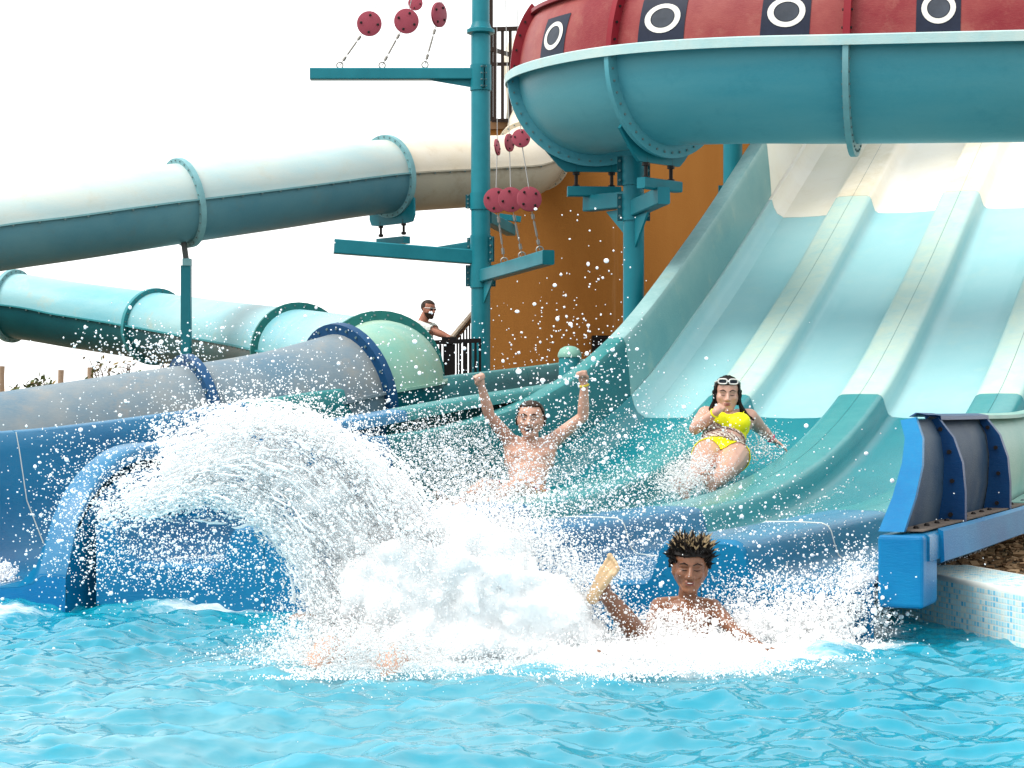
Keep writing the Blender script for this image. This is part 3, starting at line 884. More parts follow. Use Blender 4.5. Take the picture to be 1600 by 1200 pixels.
# --- raft flume with red upper wall
RR = 0.77
def wallpt(p, s, u, sd, an, lift):
    # the upper wall leans in less than a full circle would
    return p + s * (sd * (RR + lift) * (1 - .55 * (1 - math.cos(an)))) + u * ((RR + lift) * math.sin(an))
rc = [Vector((9.2, 15.5, 4.03)), Vector((7.0, 16.05, 4.06)), Vector((5.0, 16.55, 4.09)), Vector((3.1, 17.0, 4.13)), Vector((2.15, 17.35, 4.18)), Vector((1.38, 17.9, 4.23)), Vector((0.90, 18.8, 4.29)), Vector((0.88, 19.8, 4.39)),
      Vector((1.35, 20.7, 4.59)), Vector((2.4, 21.35, 4.89)), Vector((3.6, 21.7, 5.29)), Vector((5.0, 21.8, 5.77))]
rp = spline(rc, 0.12)
RF = frames(rp)
flume = empty('raft_flume', (rp[0].x, rp[0].y, 0), 'big open raft flume, turquoise underneath with a red porthole wall, crossing overhead', 'raft flume')
def rnear(u_, hi=None, lo=0):
    hi = hi or len(RF)
    return min(range(lo, hi), key=lambda i: abs(800 + FPX * RF[i][0].x / RF[i][0].y - u_) + (0 if RF[i][0].y < 19.2 else 500))
# s vector points to the tube's right when travelling; outer side seen by the camera
def side_cam(fr1): return 1 if fr1[2].dot(Vector((0, -1, 0)) if fr1[0].x > 1.3 and fr1[0].y < 18.5 else Vector((-1, -.2, 0))) > 0 else -1
rcuts = [0, rnear(1345), rnear(1052), min(range(len(RF)), key=lambda i: (RF[i][0] - Vector((1.0, 19.15, 4.45))).length), min(range(len(RF)), key=lambda i: (RF[i][0] - Vector((1.35, 20.45, 4.66))).length), len(RF) - 1]
for a, b_ in zip(rcuts[:-1], rcuts[1:]):
    fr = RF[a:b_ + 1]
    shell(fr, RR, math.pi, 2 * math.pi, 28, .02).build('lower_shell', M['flume_blue'], flume, smooth=True)
    for sd in (1, -1):
        b = MB(); rows_ = []
        for (p, t, s, u) in fr:
            o_ = [wallpt(p, s, u, sd, .02 + .96 * k / 10, 0) for k in range(11)]; i_ = [wallpt(p, s, u, sd, .02 + .96 * k / 10, -.02) for k in range(11)]
            rows_.append(o_ + i_[::-1] + [o_[0]])
        b.grid(rows_)
        for e in (0, -1): b.add(rows_[e][:-1], [(i, i + 1, 20 - i, 21 - i) for i in range(10)])
        b.build('upper_wall', M['flume_red'], flume, smooth=True)
        b = MB(); rows_ = []
        for (p, t, s, u) in fr:
            d = s * sd; c = p + d * (RR - .02)
            rows_.append([c + u * .03, c + d * .14 + u * .03, c + d * .155 + u * .018, c + d * .152 - u * .062, c + d * .137 - u * .062, c + d * .13 + u * .005, c - u * .005, c + u * .03])
        b.grid(rows_); b.build('rim_flange', M['flume_rim'], flume, smooth=True, angle=30)
        b = MB(); rows_ = []
        for (p, t, s, u) in fr:
            e = s * sd; c = wallpt(p, s, u, sd, .98, -.012)
            rows_.append([c + u * .015, c + e * .09 + u * .015, c + e * .09 - u * .02, c - u * .015, c + u * .015])
        b.grid(rows_); b.build('wall_top_rim', M['red_rib'], flume, smooth=True, angle=30)
for c in rcuts[1:-1]:
    o = ring(RF[c], RR, .115, .05, math.pi, 2 * math.pi).build('ring_flange', M['flange_pale'] if c == rcuts[1] else M['flume_blue'], flume, smooth=True, angle=30)
    ring_bolts(o, RF[c], RR + .065, 24, M['bolt_rust'], .014, math.pi, 2 * math.pi, .05)
    for sd in (0, 1):
        a0, a1 = ((.05, 1.0) if sd == 0 else (math.pi - 1.0, math.pi - .05))
        p, t, s, u = RF[c]; s1 = 1 if sd == 0 else -1; b = MB()
        b.grid([[wallpt(p, s, u, s1, an, l_) + t * w_ for l_, w_ in ((-.01, -.03), (.09, -.03), (.09, .03), (-.01, .03), (-.01, -.03))] for an in np.linspace(.04, .99, 12)])
        o = b.build('wall_rib', M['red_rib'], flume, smooth=True, angle=30)
        b = MB()
        for an in np.linspace(.12, .9, 5): b.lathe(wallpt(p, s, u, s1, an, .05) - t * .045, [(.012, 0), (.012, .09)], 6, axis=t)
        b.build('rib_bolts', M['bolt'], o, kind='stuff')
# porthole decals on the red wall, following its curve
def porthole(i_c, wdt=.36):
    p0, t0, s0, u0 = RF[i_c]
    sd = 1 if (s0.dot(-p0.normalized()) > 0) else -1
    def pt(x, an, lift):
        # x metres along, an radians up from the rim
        j = i_c + int(round(x / .12)); f = x / .12 - round(x / .12)
        j = max(1, min(len(RF) - 2, j))
        a = RF[j]; b_ = RF[j + 1] if f >= 0 else RF[j - 1]
        p = a[0].lerp(b_[0], abs(f)); s = a[2].lerp(b_[2], abs(f)).normalized(); u = a[3].lerp(b_[3], abs(f)).normalized()
        return wallpt(p, s, u, sd, an, lift)
    h = wdt / RR
    A0 = .07
    b = MB(); n = 6
    b.grid([[pt(-wdt / 2 + wdt * i / n, A0 + h * 1.15 * j / n, .005) for j in range(n + 1)] for i in range(n + 1)])
    dec = b.build('porthole_panel', M['decal_navy'], flume, smooth=True)
    cx, ca = 0.0, A0 + h * .57
    def disc(r0, r1, lift):
        b = MB(); m = 28; rws = []
        for k in range(m + 1):
            an = 2 * math.pi * k / m
            rws.append([pt(cx + math.cos(an) * r, ca + math.sin(an) * r / RR, lift) for r in (r0, r1)])
        b.grid(rws); return b
    disc(.095, .14, .010).build('ring', M['decal_white'], dec, smooth=True)
    disc(.0, .088, .008).build('hole', M['decal_hole'], dec, smooth=True)
def rim_i(u_):
    """frame whose camera-side wall shows at photo column u_"""
    best = None
    for i in range(2, rcuts[3] + 8):
        p, t, s, u = RF[i]
        sd = 1 if s.dot(-p.normalized()) > 0 else -1
        q = p + s * sd * RR * .9
        if (s * sd).dot(-p.normalized()) < 0.12: continue
        e = abs(800 + FPX * q.x / q.y - u_) + (60 if p.y > 18.9 else 0) + max(0, .35 - (s * sd).dot(-p.normalized())) * 200
        if best is None or e < best[0]: best = (e, i)
    return best[1]
for u_ in (1472, 1228, 1030, 878, 1730): porthole(rim_i(u_))

# ------------------------------------------------------------------ tall mast with arms
steel, sdark = M['steel'], M['steel_dark']
PX, PY = at(751, 300, 25.5).x, 25.5
mast = empty('support_mast', (PX, PY, GZ), 'tall turquoise steel mast with beams, left of the orange wall', 'mast')
def zz(v, d): return EYE + (HZ - v) / FPX * d
b = MB(); b.lathe((PX, PY, 0), [(.128, GZ - .1), (.128, zz(48, PY)), (.118, zz(44, PY)), (.112, 7.6)], 28); b.build('pole', steel, mast, smooth=True, angle=35)
b = MB(); z = zz(52, PY); b.lathe((PX, PY, z), [(.135, -.02), (.185, 0), (.185, .045), (.15, .06), (.13, .10), (.118, .14)], 28); b.build('collar', steel, mast, smooth=True, angle=35)
def sleeve(v0, v1, fl=True, ang=0.0):
    z0, z1 = zz(v1, PY), zz(v0, PY)
    b = MB(); b.lathe((PX, PY, 0), [(.127, z0), (.142, z0), (.142, z1), (.127, z1)], 28); o = b.build('clamp_sleeve', steel, mast, smooth=True, angle=35)
    if fl:
        for sgn in (-1, 1):
            d = Vector((math.cos(ang) * sgn, math.sin(ang) * sgn, 0))
            for off in (-.014, .014):
                b = MB(); nrm = Vector((-d.y, d.x, 0)) * off
                b.bar(Vector((PX, PY, z0 + .02)) + d * .165 + nrm, Vector((PX, PY, z1 - .02)) + d * .165 + nrm, .012, .07, up=d)
                f_ = b.build('clamp_flange', sdark, o)
            for k in range(4):
                zb = z0 + (z1 - z0) * (k + .5) / 4
                bb = MB(); c = Vector((PX, PY, zb)) + d * .17; nv = Vector((-d.y, d.x, 0)); bb.lathe(c - nv * .04, [(.012, 0), (.012, .08)], 6, axis=nv); bb.build('bolt', M['bolt_rust'], f_)
    return o
sleeve(102, 142, True, R(-75)); sleeve(302, 328, True, R(180)); sleeve(368, 412, True, R(-30)); sleeve(412, 450, True, R(0))
def beam(p, q, w, h, name='beam', end=True):
    b = MB(); b.bar(p, q, w, h, bev=.012); return b.build(name, steel, mast)
za = zz(116, PY)
L1 = at(485, 116, PY); beam((PX, PY, za), (L1.x, PY, za), .16, .15)
b = MB(); b.prism([(PX - .1, PY - .01, za - .075), (at(668, 0, PY).x, PY - .01, za - .075), (PX - .1, PY - .01, zz(137, PY))], (0, .02, 0)); b.build('gusset', steel, mast)
q2 = at(522, 385, 25.2); p2 = at(742, 402, 25.5)
beam(p2, q2, .16, .19)
beam(at(748, 383, 25.8), at(690, 392, 26.6), .13, .12)
b = MB(); b.prism([at(742, 376, 25.62), at(742, 392, 25.62), at(690, 389, 25.62)], (0, .02, 0)); b.build('gusset', steel, mast)
q3 = at(857, 402, 22.3); p3 = Vector((PX + .05, PY - .1, q3.z)); A3 = (p3, q3)
beam(p3, q3, .145, .17)
b = MB(); dd = (q3 - p3).normalized(); b.prism([p3 + dd * .05 - Vector((0, 0, .085)), p3 + dd * .55 - Vector((0, 0, .085)), p3 + dd * .05 - Vector((0, 0, .36))], dd.cross(Vector((0, 0, 1))).normalized() * .02); b.build('gusset', steel, mast)
p4 = at(760, 340, 25.6); q4 = at(798, 358, 27.4); q4.z = p4.z; beam(p4, q4, .14, .16)
b = MB(); b.bar(at(780, 338, 27.2), at(814, 343, 27.2), .1, .08); b.build('cross_beam', steel, mast)
# saddle under the pale blue tube
c_ring = FR[cuts[2]]
def saddle(parent, fr1, r, zt, thick=.03, off=.10, w=.62, a_open=36):
    """U-shaped plate hugging the underside of a tube ring"""
    p, t, s, u = fr1; c = p - t * off
    sh = Vector((s.x, s.y, 0)).normalized()
    inn = [c + sh * math.cos(a) * (r + .04) + Vector((0, 0, 1)) * math.sin(a) * (r + .04) for a in np.linspace(R(180 + a_open), R(360 - a_open), 15)]
    zb = c.z - r - .17
    ca_, sa_ = math.cos(R(a_open)) * (r + .09), math.sin(R(a_open)) * (r + .09)
    outl = [c + sh * ca_ + Vector((0, 0, -sa_)), Vector((c.x, c.y, zb + .05)) + sh * (w * .98), Vector((c.x, c.y, zb)) + sh * w * .85, Vector((c.x, c.y, zb)) - sh * w * .85, Vector((c.x, c.y, zb + .05)) - sh * w * .98, c - sh * ca_ + Vector((0, 0, -sa_))]
    # strips between inner arc and outer outline
    n = len(inn); b = MB()
    seg = [0.0]
    for i in range(1, len(outl)): seg.append(seg[-1] + (outl[i] - outl[i - 1]).length)
    outp = []
    for i in range(n):
        s_ = seg[-1] * i / (n - 1); j = 0
        while j < len(seg) - 2 and seg[j + 1] < s_: j += 1
        outp.append(outl[j].lerp(outl[j + 1], (s_ - seg[j]) / (seg[j + 1] - seg[j])))
    outp = list(reversed(outp))
    dth = Vector((t.x, t.y, 0)).normalized() * thick
    b.grid([[inn[i], outp[i], outp[i] + dth, inn[i] + dth, inn[i]] for i in range(n)])
    for e in (0, n - 1): b.add([inn[e], outp[e], outp[e] + dth, inn[e] + dth], [(0, 1, 2, 3)])
    o = b.build('saddle_plate', steel, parent)
    for sg in (-1, 1):
        q = Vector((c.x, c.y, zb)) + sh * sg * w * .5 + dth * .5
        b = MB(); b.tube([(q.x, q.y, zt), (q.x, q.y, zb + .06)], .018, 8); b.lathe((q.x, q.y, zb - .03), [(.035, 0), (.035, .03)], 6); b.lathe((q.x, q.y, zt + .005), [(.035, 0), (.035, .035)], 6)
        b.build('threaded_rod', M['bolt'], parent)
    return c, sh, zb
cs, sh_, zb_ = saddle(mast, c_ring, TR, zz(366, 26.5), w=.5)
b = MB(); zc = zz(373, 26.4); b.bar(Vector((cs.x, cs.y, zc)) - sh_ * .3, Vector((cs.x, cs.y, zc)) + sh_ * .3, .12, .1); b.build('cradle_beam', steel, mast)
b = MB(); b.bar(Vector((q2.x + .15, q2.y, q2.z)), Vector((cs.x, cs.y + .1, zc - .1)), .14, .12); b.build('cradle_arm', steel, mast)

# ------------------------------------------------------------------ post carrying the raft flume
FX, FY = at(990, 0, 18.7).x, 18.7
post = empty('flume_post', (FX, FY, GZ), 'turquoise post with bracket beams carrying the raft flume', 'post')
ztop = 4.23 - RR - .24
b = MB(); b.lathe((FX, FY, 0), [(.102, GZ - .1), (.102, ztop)], 26); b.build('pole', steel, post, smooth=True, angle=35)
def psleeve(v0, v1):
    z0, z1 = zz(v1, FY), zz(v0, FY)
    b = MB(); b.lathe((FX, FY, 0), [(.10, z0), (.116, z0), (.116, z1), (.10, z1)], 26); o = b.build('clamp_sleeve', steel, post, smooth=True, angle=35)
    for sgn in (-1, 1):
        b = MB(); b.box((FX + sgn * .137, FY, (z0 + z1) / 2), (.045, .05, z1 - z0)); f_ = b.build('clamp_flange', sdark, o)
        for k in range(3):
            b = MB(); b.lathe((FX + sgn * .14, FY - .04, z0 + (z1 - z0) * (k + .5) / 3), [(.012, 0), (.012, .03)], 6, axis=(0, -1, 0)); b.build('bolt', M['bolt_rust'], f_)
psleeve(245, 290); psleeve(303, 345)
ifa = rcuts[2]; ifb = rcuts[3]
for ii, dz, dist in ((ifa, 0, .12), (ifb, 0, -.12)):
    cs, sh_, zb_ = saddle(post, RF[ii], RR, 0, off=dist, w=.62) if False else (None, None, None)
def flume_saddle(ii, off, beam_v, base_off):
    p, t, s, u = RF[ii]
    zt = p.z - RR - .33
    cs, sh_, zb_ = saddle(post, RF[ii], RR, zt, off=off, w=.36, thick=.035, a_open=50)
    b = MB(); c = Vector((cs.x, cs.y, zt - .03)); b.bar(c - sh_ * .27, c + sh_ * .27, .10, .10, bev=.01); b.build('cradle_beam', steel, post)
    # sloping bracket arm back to the post
    q = Vector((cs.x, cs.y, zt - .14)); pz = Vector((FX, FY, zt - .17))
    d = (q - pz); d.z = 0
    q = q + d.normalized() * .12
    b = MB(); b.bar(pz, q, .12, .16, bev=.01); b.build('bracket_arm', steel, post)
    b = MB(); dn = d.normalized(); b.prism([pz + dn * .1 - Vector((0, 0, .08)), pz + dn * .5 - Vector((0, 0, .08)), pz + dn * .1 - Vector((0, 0, .38))], dn.cross(Vector((0, 0, 1))) * .02); b.build('gusset', steel, post)
flume_saddle(ifa, -.12, 0, 0); flume_saddle(ifb, -.13, 0, 0)

# plain post near the wall, carrying the flume's far side
px3, py3 = at(1145, 0, 26.0).x, 26.0
t3 = empty('flume_post', (px3, py3, GZ), 'plain turquoise post close to the orange wall, beside the top of the wide slide', 'post')
b = MB(); b.lathe((px3, py3, 0), [(.13, GZ - .1), (.13, 5.3)], 24); b.build('pole', steel, t3, smooth=True, angle=35)
b = MB(); z0, z1 = zz(318, py3), zz(290, py3); b.lathe((px3, py3, 0), [(.125, z0), (.15, z0), (.15, z1), (.125, z1)], 24); o = b.build('clamp_sleeve', steel, t3, smooth=True, angle=35)
for sg in (-1, 1):
    b = MB(); b.box((px3 + sg * .17, py3, (z0 + z1) / 2), (.05, .06, z1 - z0)); b.build('clamp_flange', sdark, o)

# slender post under the pale tube, at left
lx, ly = at(291, 0, 24.4).x, 24.4
lp = empty('tube_post', (lx, ly, GZ), 'slim square turquoise post holding up the pale blue tube', 'post')
ztp = zz(415, ly)
b = MB(); b.bar((lx, ly, GZ - .1), (lx, ly, ztp), .125, .125, up=(0, 1, 0), bev=.012); b.build('column', steel, lp)
b = MB(); b.box((lx + .015, ly - .02, ztp + .04), (.10, .13, .09)); b.build('cap_block', M['flange_pale'], lp)
b = MB(); b.bar((lx, ly, ztp + .07), (lx - .05, ly + .06, ztp + .36), .06, .09, up=(0, 1, 0)); b.build('hanger', plain('dark_hanger_steel', (.08, .09, .09), .6), lp)

# stubby capped post behind the slide wall
sx_, sy_ = at(890, 0, 17.4).x, 17.4
sp = empty('capped_post', (sx_, sy_, GZ), 'stubby aqua post with a domed cap behind the edge of the wide slide', 'post')
zt = zz(556, sy_)
b = MB(); b.lathe((sx_, sy_, 0), [(.098, GZ - .1), (.098, zt)], 24); b.build('pole', M['flange_teal'], sp, smooth=True, angle=40)
b = MB(); b.lathe((sx_, sy_, zt), [(.106, -.015), (.109, .0), (.104, .025), (.085, .062), (.05, .083), (.015, .09)], 24); b.build('domed_cap', M['tube_green'], sp, smooth=True, angle=60)

# ------------------------------------------------------------------ orange tower
def stucco():
    t = NT('orange_stucco')
    c = t.mix(t.ramp(t.tex(.5, 6, .65, (1, 1, .25)), .3, .7), (0.24, 0.09, 0.015), (0.31, 0.132, 0.029))
    st = t.ramp(t.tex(2.2, 6, .7, (1, 1, .03)), .60, .80)
    c = t.mix(t.mul(st, .55), c, (0.48, 0.31, 0.17))
    dk = t.ramp(t.tex(3.4, 6, .7, (1, 1, .04)), .58, .8)
    c = t.mix(t.mul(dk, .4), c, (0.20, 0.08, 0.02))
    t.principled(c, .8, t.bump(t.tex(40, 6, .7), .01, .4))
    return t.m
tow = empty('slide_tower', (4.0, 31.5, GZ), 'curved orange rendered wall of the tower behind the slides', 'tower')
TZ = zz(203, 29.6)
prof = []
for k in range(33):
    f = k / 32; x = -.50 + 10.5 * f
    prof.append(Vector((x, 29.55 + .018 * (x - 3.2) ** 2 - .2, 0)))
b = MB()
bk = [Vector((10.2, 36, 0)), Vector((-.50, 36, 0))]
outl = prof + bk
b.prism([Vector((p.x, p.y, GZ - .2)) for p in outl], (0, 0, TZ - GZ + .2)); b.build('wall', stucco(), tow, smooth=True, angle=30)
b = MB(); b.prism([Vector((p.x - (.05 if p.x < 0 else 0), p.y - .06, TZ)) for p in prof] + [Vector((10.3, 36.05, TZ)), Vector((-.4, 36.05, TZ))], (0, 0, .12)); b.build('cornice', plain('brown_cornice', (.22, .12, .06), .7), tow)
dk = empty('deck_column', (at(763, 0, 29.4).x, 29.5, TZ + .12), 'dark brown timber column standing on the tower, just behind the mast', 'column')
b = MB(); x = at(763, 0, 29.5).x; b.bar((x, 29.7, TZ + .12), (x, 29.7, 9.2), .14, .14, up=(0, 1, 0)); b.build('shaft', M['rail_brown'], dk)
b = MB(); b.box((x, 29.7, TZ + .16), (.22, .22, .08)); b.build('base_plate', M['rail_brown'], dk)
rail = empty('deck_railing', (0.2, 29.4, TZ + .12), 'dark brown railing along the top of the orange tower', 'railing')
zr0, zr1 = TZ + .12, zz(46, 29.4)
x0, x1 = at(768, 0, 29.4).x, 1.6
b = MB(); b.bar((x0, 29.4, zr1), (x1, 29.4, zr1 + .06), .07, .06); b.build('top_rail', M['rail_brown'], rail)
for v in (100, 188):
    b = MB(); b.bar((x0, 29.42, zz(v, 29.4)), (x1, 29.42, zz(v - 2, 29.4)), .05, .05); b.build('cross_rail', M['rail_brown'], rail)
for k in range(16):
    x = x0 + .05 + k * .118
    b = MB(); b.bar((x, 29.40, zr0), (x, 29.40, zr1 - .02), .05, .05, up=(0, 1, 0)); b.build('baluster', M['rail_brown'], rail)
b = MB(); b.bar((x0, 29.5, zz(75, 29.4)), (x0 + .8, 31.5, zz(62, 29.4)), .05, .06); b.build('return_rail', M['rail_brown'], rail)
bx = empty('vent_box', (at(942, 0, 29.2).x, 29.2, zz(548, 29.2)), 'small black box mounted low on the orange wall', 'box')
b = MB(); c = at(942, 537, 29.25); b.box(c, (.34, .3, .24)); b.build('housing', M['rail_black'], bx)
b = MB()
for k in range(5): b.box(c + Vector((0, -.155, -.08 + k * .04)), (.28, .012, .018), Matrix.Rotation(R(25), 3, 'X'))
b.build('louvre', M['bolt'], bx)

LZ = 0.67
lb = MB(); lb.box((-1.1, 25.6, LZ / 2), (3.4, 2.6, LZ)); tag(lb.build('landing', plain('grey_concrete', (.34, .33, .31), .8)), kind='structure')
# stair rail and handrail by the attendant
st = empty('stair_railing', at(705, 690, 24.7).xy.to_3d() + Vector((0, 0, .67)), 'black baluster railing with a pale wooden handrail climbing past the mast', 'railing')
def bar_uv(name, u0, v0, d0, u1, v1, d1, w, h, m): 
    b = MB(); b.bar(at(u0, v0, d0), at(u1, v1, d1), w, h, up=(0, 0, 1) if abs(u0 - u1) > 3 else (0, 1, 0)); return b.build(name, M[m], st)
bar_uv('landing_rail', 678, 535, 24.6, 752, 532, 24.6, .05, .055, 'rail_black')
bar_uv('newel_post', 702, 676, 24.7, 702, 533, 24.7, .15, .15, 'rail_black')
bar_uv('newel_cap', 702, 533, 24.7, 702, 527, 24.7, .19, .19, 'rail_black')
hp, hq = at(706, 527, 24.75), at(742, 484, 28.4)
b = MB(); b.bar(hp, hq, .045, .04); b.build('handrail', M['handrail'], st)
b = MB(); b.bar(hp - Vector((0, 0, .06)), hq - Vector((0, 0, .06)), .06, .05); b.build('under_rail', M['rail_black'], st)
for k in range(7):
    p = hp.lerp(hq, (k + .6) / 7.5)
    b = MB(); b.bar((p.x, p.y, LZ + max(0, (p.y - 24.7) * .3)), (p.x, p.y, p.z - .08), .024, .024, up=(0, 1, 0)); b.build('baluster', M['rail_black'], st)
for u_ in (688, 719, 727, 735, 743, 750):
    bar_uv('baluster', u_, 676, 24.6, u_, 535, 24.6, .032, .032, 'rail_black')
bar_uv('stair_string', 676, 586, 24.9, 702, 560, 24.9, .05, .07, 'rail_black')

# ------------------------------------------------------------------ pulleys, chains and cables
def pulley(c, r, axis, foot, label, group, head=None, bolts=4, rot=.6, chain=True):
    """round double-plate pulley block; foot = where its chain is shackled"""
    c = Vector(c); ax = Vector(axis).normalized()
    root = empty('pulley_block', c, label, 'pulley', group)
    th = r * .22
    for sg in (-1, 1):
        b = MB(); o = c + ax * sg * th * .32
        b.lathe(o - ax * th * .2, [(r * .97, 0), (r, th * .06), (r, th * .34), (r * .97, th * .4)], 30, axis=ax); pl = b.build('plate', M['pulley'], root, smooth=True, angle=35)
        e1 = ax.orthogonal().normalized(); e2 = ax.cross(e1)
        for k in range(bolts):
            a = rot + 2 * math.pi * k / bolts; q = o + (e1 * math.cos(a) + e2 * math.sin(a)) * r * .68
            b = MB(); b.lathe(q + ax * sg * th * .2, [(r * .105, -.004), (r * .105, r * .07), (r * .06, r * .10)], 8, axis=ax * sg); b.build('bolt', M['bolt'], pl)
    b = MB(); b.lathe(c - ax * th * .12, [(r * .8, 0), (r * .8, th * .24)], 24, axis=ax); b.build('sheave', M['bolt_rust'], root)
    if foot is not None:
        foot = Vector(foot); d = (foot - c).normalized(); s_ = c + d * r * .9
        if chain:
            b = MB(); L = (foot - s_).length
            b.tube([s_, foot], .006, 6)
            b.tube([s_.lerp(foot, .1), s_.lerp(foot, .22)], .02, 8); b.tube([s_.lerp(foot, .28), s_.lerp(foot, .66)], .013, 8); b.tube([s_.lerp(foot, .74), s_.lerp(foot, .86)], .02, 8)
            b.build('turnbuckle', M['chain'], root, smooth=True)
            b = MB(); e1 = Vector((1, 0, 0)); e2 = Vector((0, 0, 1)); fc = foot + Vector((0, 0, .0))
            b.tube([fc + (e1 * math.cos(a) + e2 * math.sin(a)) * .042 for a in np.linspace(0, 2 * math.pi, 17)], .010, 6)
            b.build('shackle_ring', M['chain'], root, smooth=True)
        else:
            b = MB(); b.tube([s_, foot], .0065, 5); b.build('lower_cable', M['cable'], root)
    if head is not None:
        b = MB(); b.tube([c, head], .005, 5); b.build('cable', M['cable'], root)
gA = 'pulleys over the upper beam'; D1 = PY
pulley(at(577, 37, D1), .165, (.18, -1, -.1), at(531, 102, D1), 'leftmost pink pulley of those chained to the upper mast beam', gA, at(606, -40, D1), rot=.7)
pulley(at(635, 33, D1), .165, (.1, -1, -.12), at(597, 102, D1), 'middle pink pulley chained to the upper beam, overlapping a smaller one above', gA, at(652, -40, D1 + .1), rot=.4)
pulley(at(649, 5, D1 + .15), .098, (0, -1, 0), None, 'small pink pulley cut by the top edge, above the middle one', gA, at(656, -60, D1 + .15))
pulley(at(686, 23, D1), .165, (1.2, -.75, -.1), at(664, 101, D1), 'pink pulley seen half edge-on, nearest the mast over the upper beam', gA, at(698, -40, D1), rot=.4)
gB = 'pulleys over the near beam'
def onA3(f): p = A3[0].lerp(A3[1], f); return Vector((p.x, p.y, p.z + .115))
lowc = []
for k, (u_, v_, f, ax, lb) in enumerate([(775, 313, .34, (.1, -1, .0), 'left pulley of the overlapping pink row low beside the mast, chained to the near beam'), (798, 312, .62, (.12, -1, .0), 'middle pulley of the overlapping pink row low beside the mast'), (827, 311, .88, (.22, -1, .1), 'right pulley of the overlapping pink row, in front of the orange wall')]):
    ft = onA3(f); c = at(u_, v_, ft.y - .02); lowc.append(c)
    pulley(c, 19.5 / FPX * ft.y, ax, ft, lb, gB, None, rot=.5 + k * .5)
for k, (u_, v_, r_, ax, lb) in enumerate([(777, 230, 13.0, (1, -.28, .1), 'small pink pulley seen edge-on, hanging beside the mast before the cream tube'), (796, 223, 14.0, (1, -.55, 0), 'small dark-faced pink pulley half turned, hanging before the cream tube'), (814, 216, 14.5, (.05, -1, .1), 'small pink pulley facing forward, hanging next to the raft flume ring')]):
    c = at(u_, v_, lowc[k].y); hd = at([776, 788, 806][k], -60, lowc[k].y)
    pulley(c, r_ / FPX * c.y, ax, lowc[k] + Vector((0, 0, .1)), lb, 'small pulleys on the hanging cables', hd, chain=False)

# ------------------------------------------------------------------ land and plants far left
def dune():
    b = MB(); rng = np.random.default_rng(4); rws = []
    for j in range(10):
        y = 55 + j * 7; row = []
        for i in range(60):
            x = -60 + i * 1.6
            h = 2.2 * math.exp(-((j - 4.5) / 2.6) ** 2) * (0.45 + .55 / (1 + math.exp((x + 14.2) * 1.2))) * (0.9 + .2 * mnoise.noise(Vector((x * .12, y * .1, 0)))) - .15
            row.append(Vector((x, y, GZ - .1 + h)))
        rws.append(row)
    b.grid(rws)
    t = NT('pale_sand'); c = t.mix(t.tex(.3, 6, .7), (.55, .47, .37), (.66, .58, .48)); t.principled(c, .95, t.bump(t.tex(3, 6), .1, .5))
    tag(b.build('sand_hill', t.m, smooth=True, angle=180), kind='structure')
dune()
M['leaf'] = plain('olive_green_leaf', (.10, .135, .045), .6, .5, 3)
M['leaf_gold'] = plain('yellowing_leaf', (.26, .19, .07), .6, .4, 3)
M['twig'] = plain('grey_brown_twig', (.17, .12, .09), .8, .3)
M['palmtrunk'] = plain('dry_palm_trunk', (.34, .25, .18), .9, .3, 10)
M['drythatch'] = plain('dry_fronds', (.22, .18, .13), .9, .3, 6)
def shrub(u, v_base, v_top, d, wpx, label, gold=.15, leaves=110, seed=0, dense=1.0, cat='shrub'):
    rng = random.Random(seed)
    base = at(u, v_base, d); base.z = min(base.z, GZ + .3)
    top = zz(v_top, d); W = wpx / FPX * d
    root = empty('shrub', base, label, cat, 'shrubs beyond the tubes')
    st = MB(); lf = MB(); lg = MB()
    for k in range(9):
        x = rng.uniform(-.5, .5) * W; hh = base.z + (top - base.z) * rng.uniform(.7, 1.0)
        p0 = base + Vector((x * .25, rng.uniform(-.15, .15), 0)); p2_ = Vector((base.x + x, base.y + rng.uniform(-.3, .3), hh)); p1 = p0.lerp(p2_, .5) + Vector((rng.uniform(-.1, .1), 0, .05))
        st.tube([p0, p1, p2_], [.022, .014, .005], 5)
        for s_ in range(5):
            q = p1.lerp(p2_, rng.random()); e = q + Vector((rng.uniform(-.3, .3), rng.uniform(-.2, .2), rng.uniform(.0, .3))) * (.5 + W * .2)
            st.tube([q, e], [.008, .003], 4)
            for l_ in range(int(leaves / 45 * dense) + 1):
                c = q.lerp(e, rng.uniform(.3, 1.1)) + Vector((rng.gauss(0, .05), rng.gauss(0, .05), rng.gauss(0, .05)))
                n1 = Vector((rng.gauss(0, 1), rng.gauss(0, 1), rng.gauss(0, 1))).normalized(); a_ = n1.orthogonal().normalized(); s2_ = rng.uniform(.035, .075)
                m_ = lg if rng.random() < gold else lf
                m_.add([c - a_ * s2_, c + n1.cross(a_) * s2_ * .45, c + a_ * s2_, c - n1.cross(a_) * s2_ * .45], [(0, 1, 2, 3)])
    st.build('stems', M['twig'], root)
    lf.build('foliage', M['leaf'], root, recalc=False)
    if lg.v: lg.build('dry_leaves', M['leaf_gold'], root, recalc=False)
shrub(78, 640, 592, 32, 46, 'small bright green bush at the far left above the grey tube', .05, 200, 1, 1.6)
shrub(42, 640, 606, 33, 34, 'low green bush beside the sand at the far left edge', .05, 160, 2, 1.6)
shrub(172, 645, 562, 31, 80, 'twiggy half-bare shrub under the lower blue tube', .35, 70, 3, .8)
shrub(215, 640, 566, 31.5, 70, 'bare branching shrub with a few yellow leaves, middle of those under the tube', .5, 50, 4, .7)
shrub(252, 640, 566, 31, 40, 'leafy olive shrub just left of the slim square post', .25, 150, 5, 1.2)
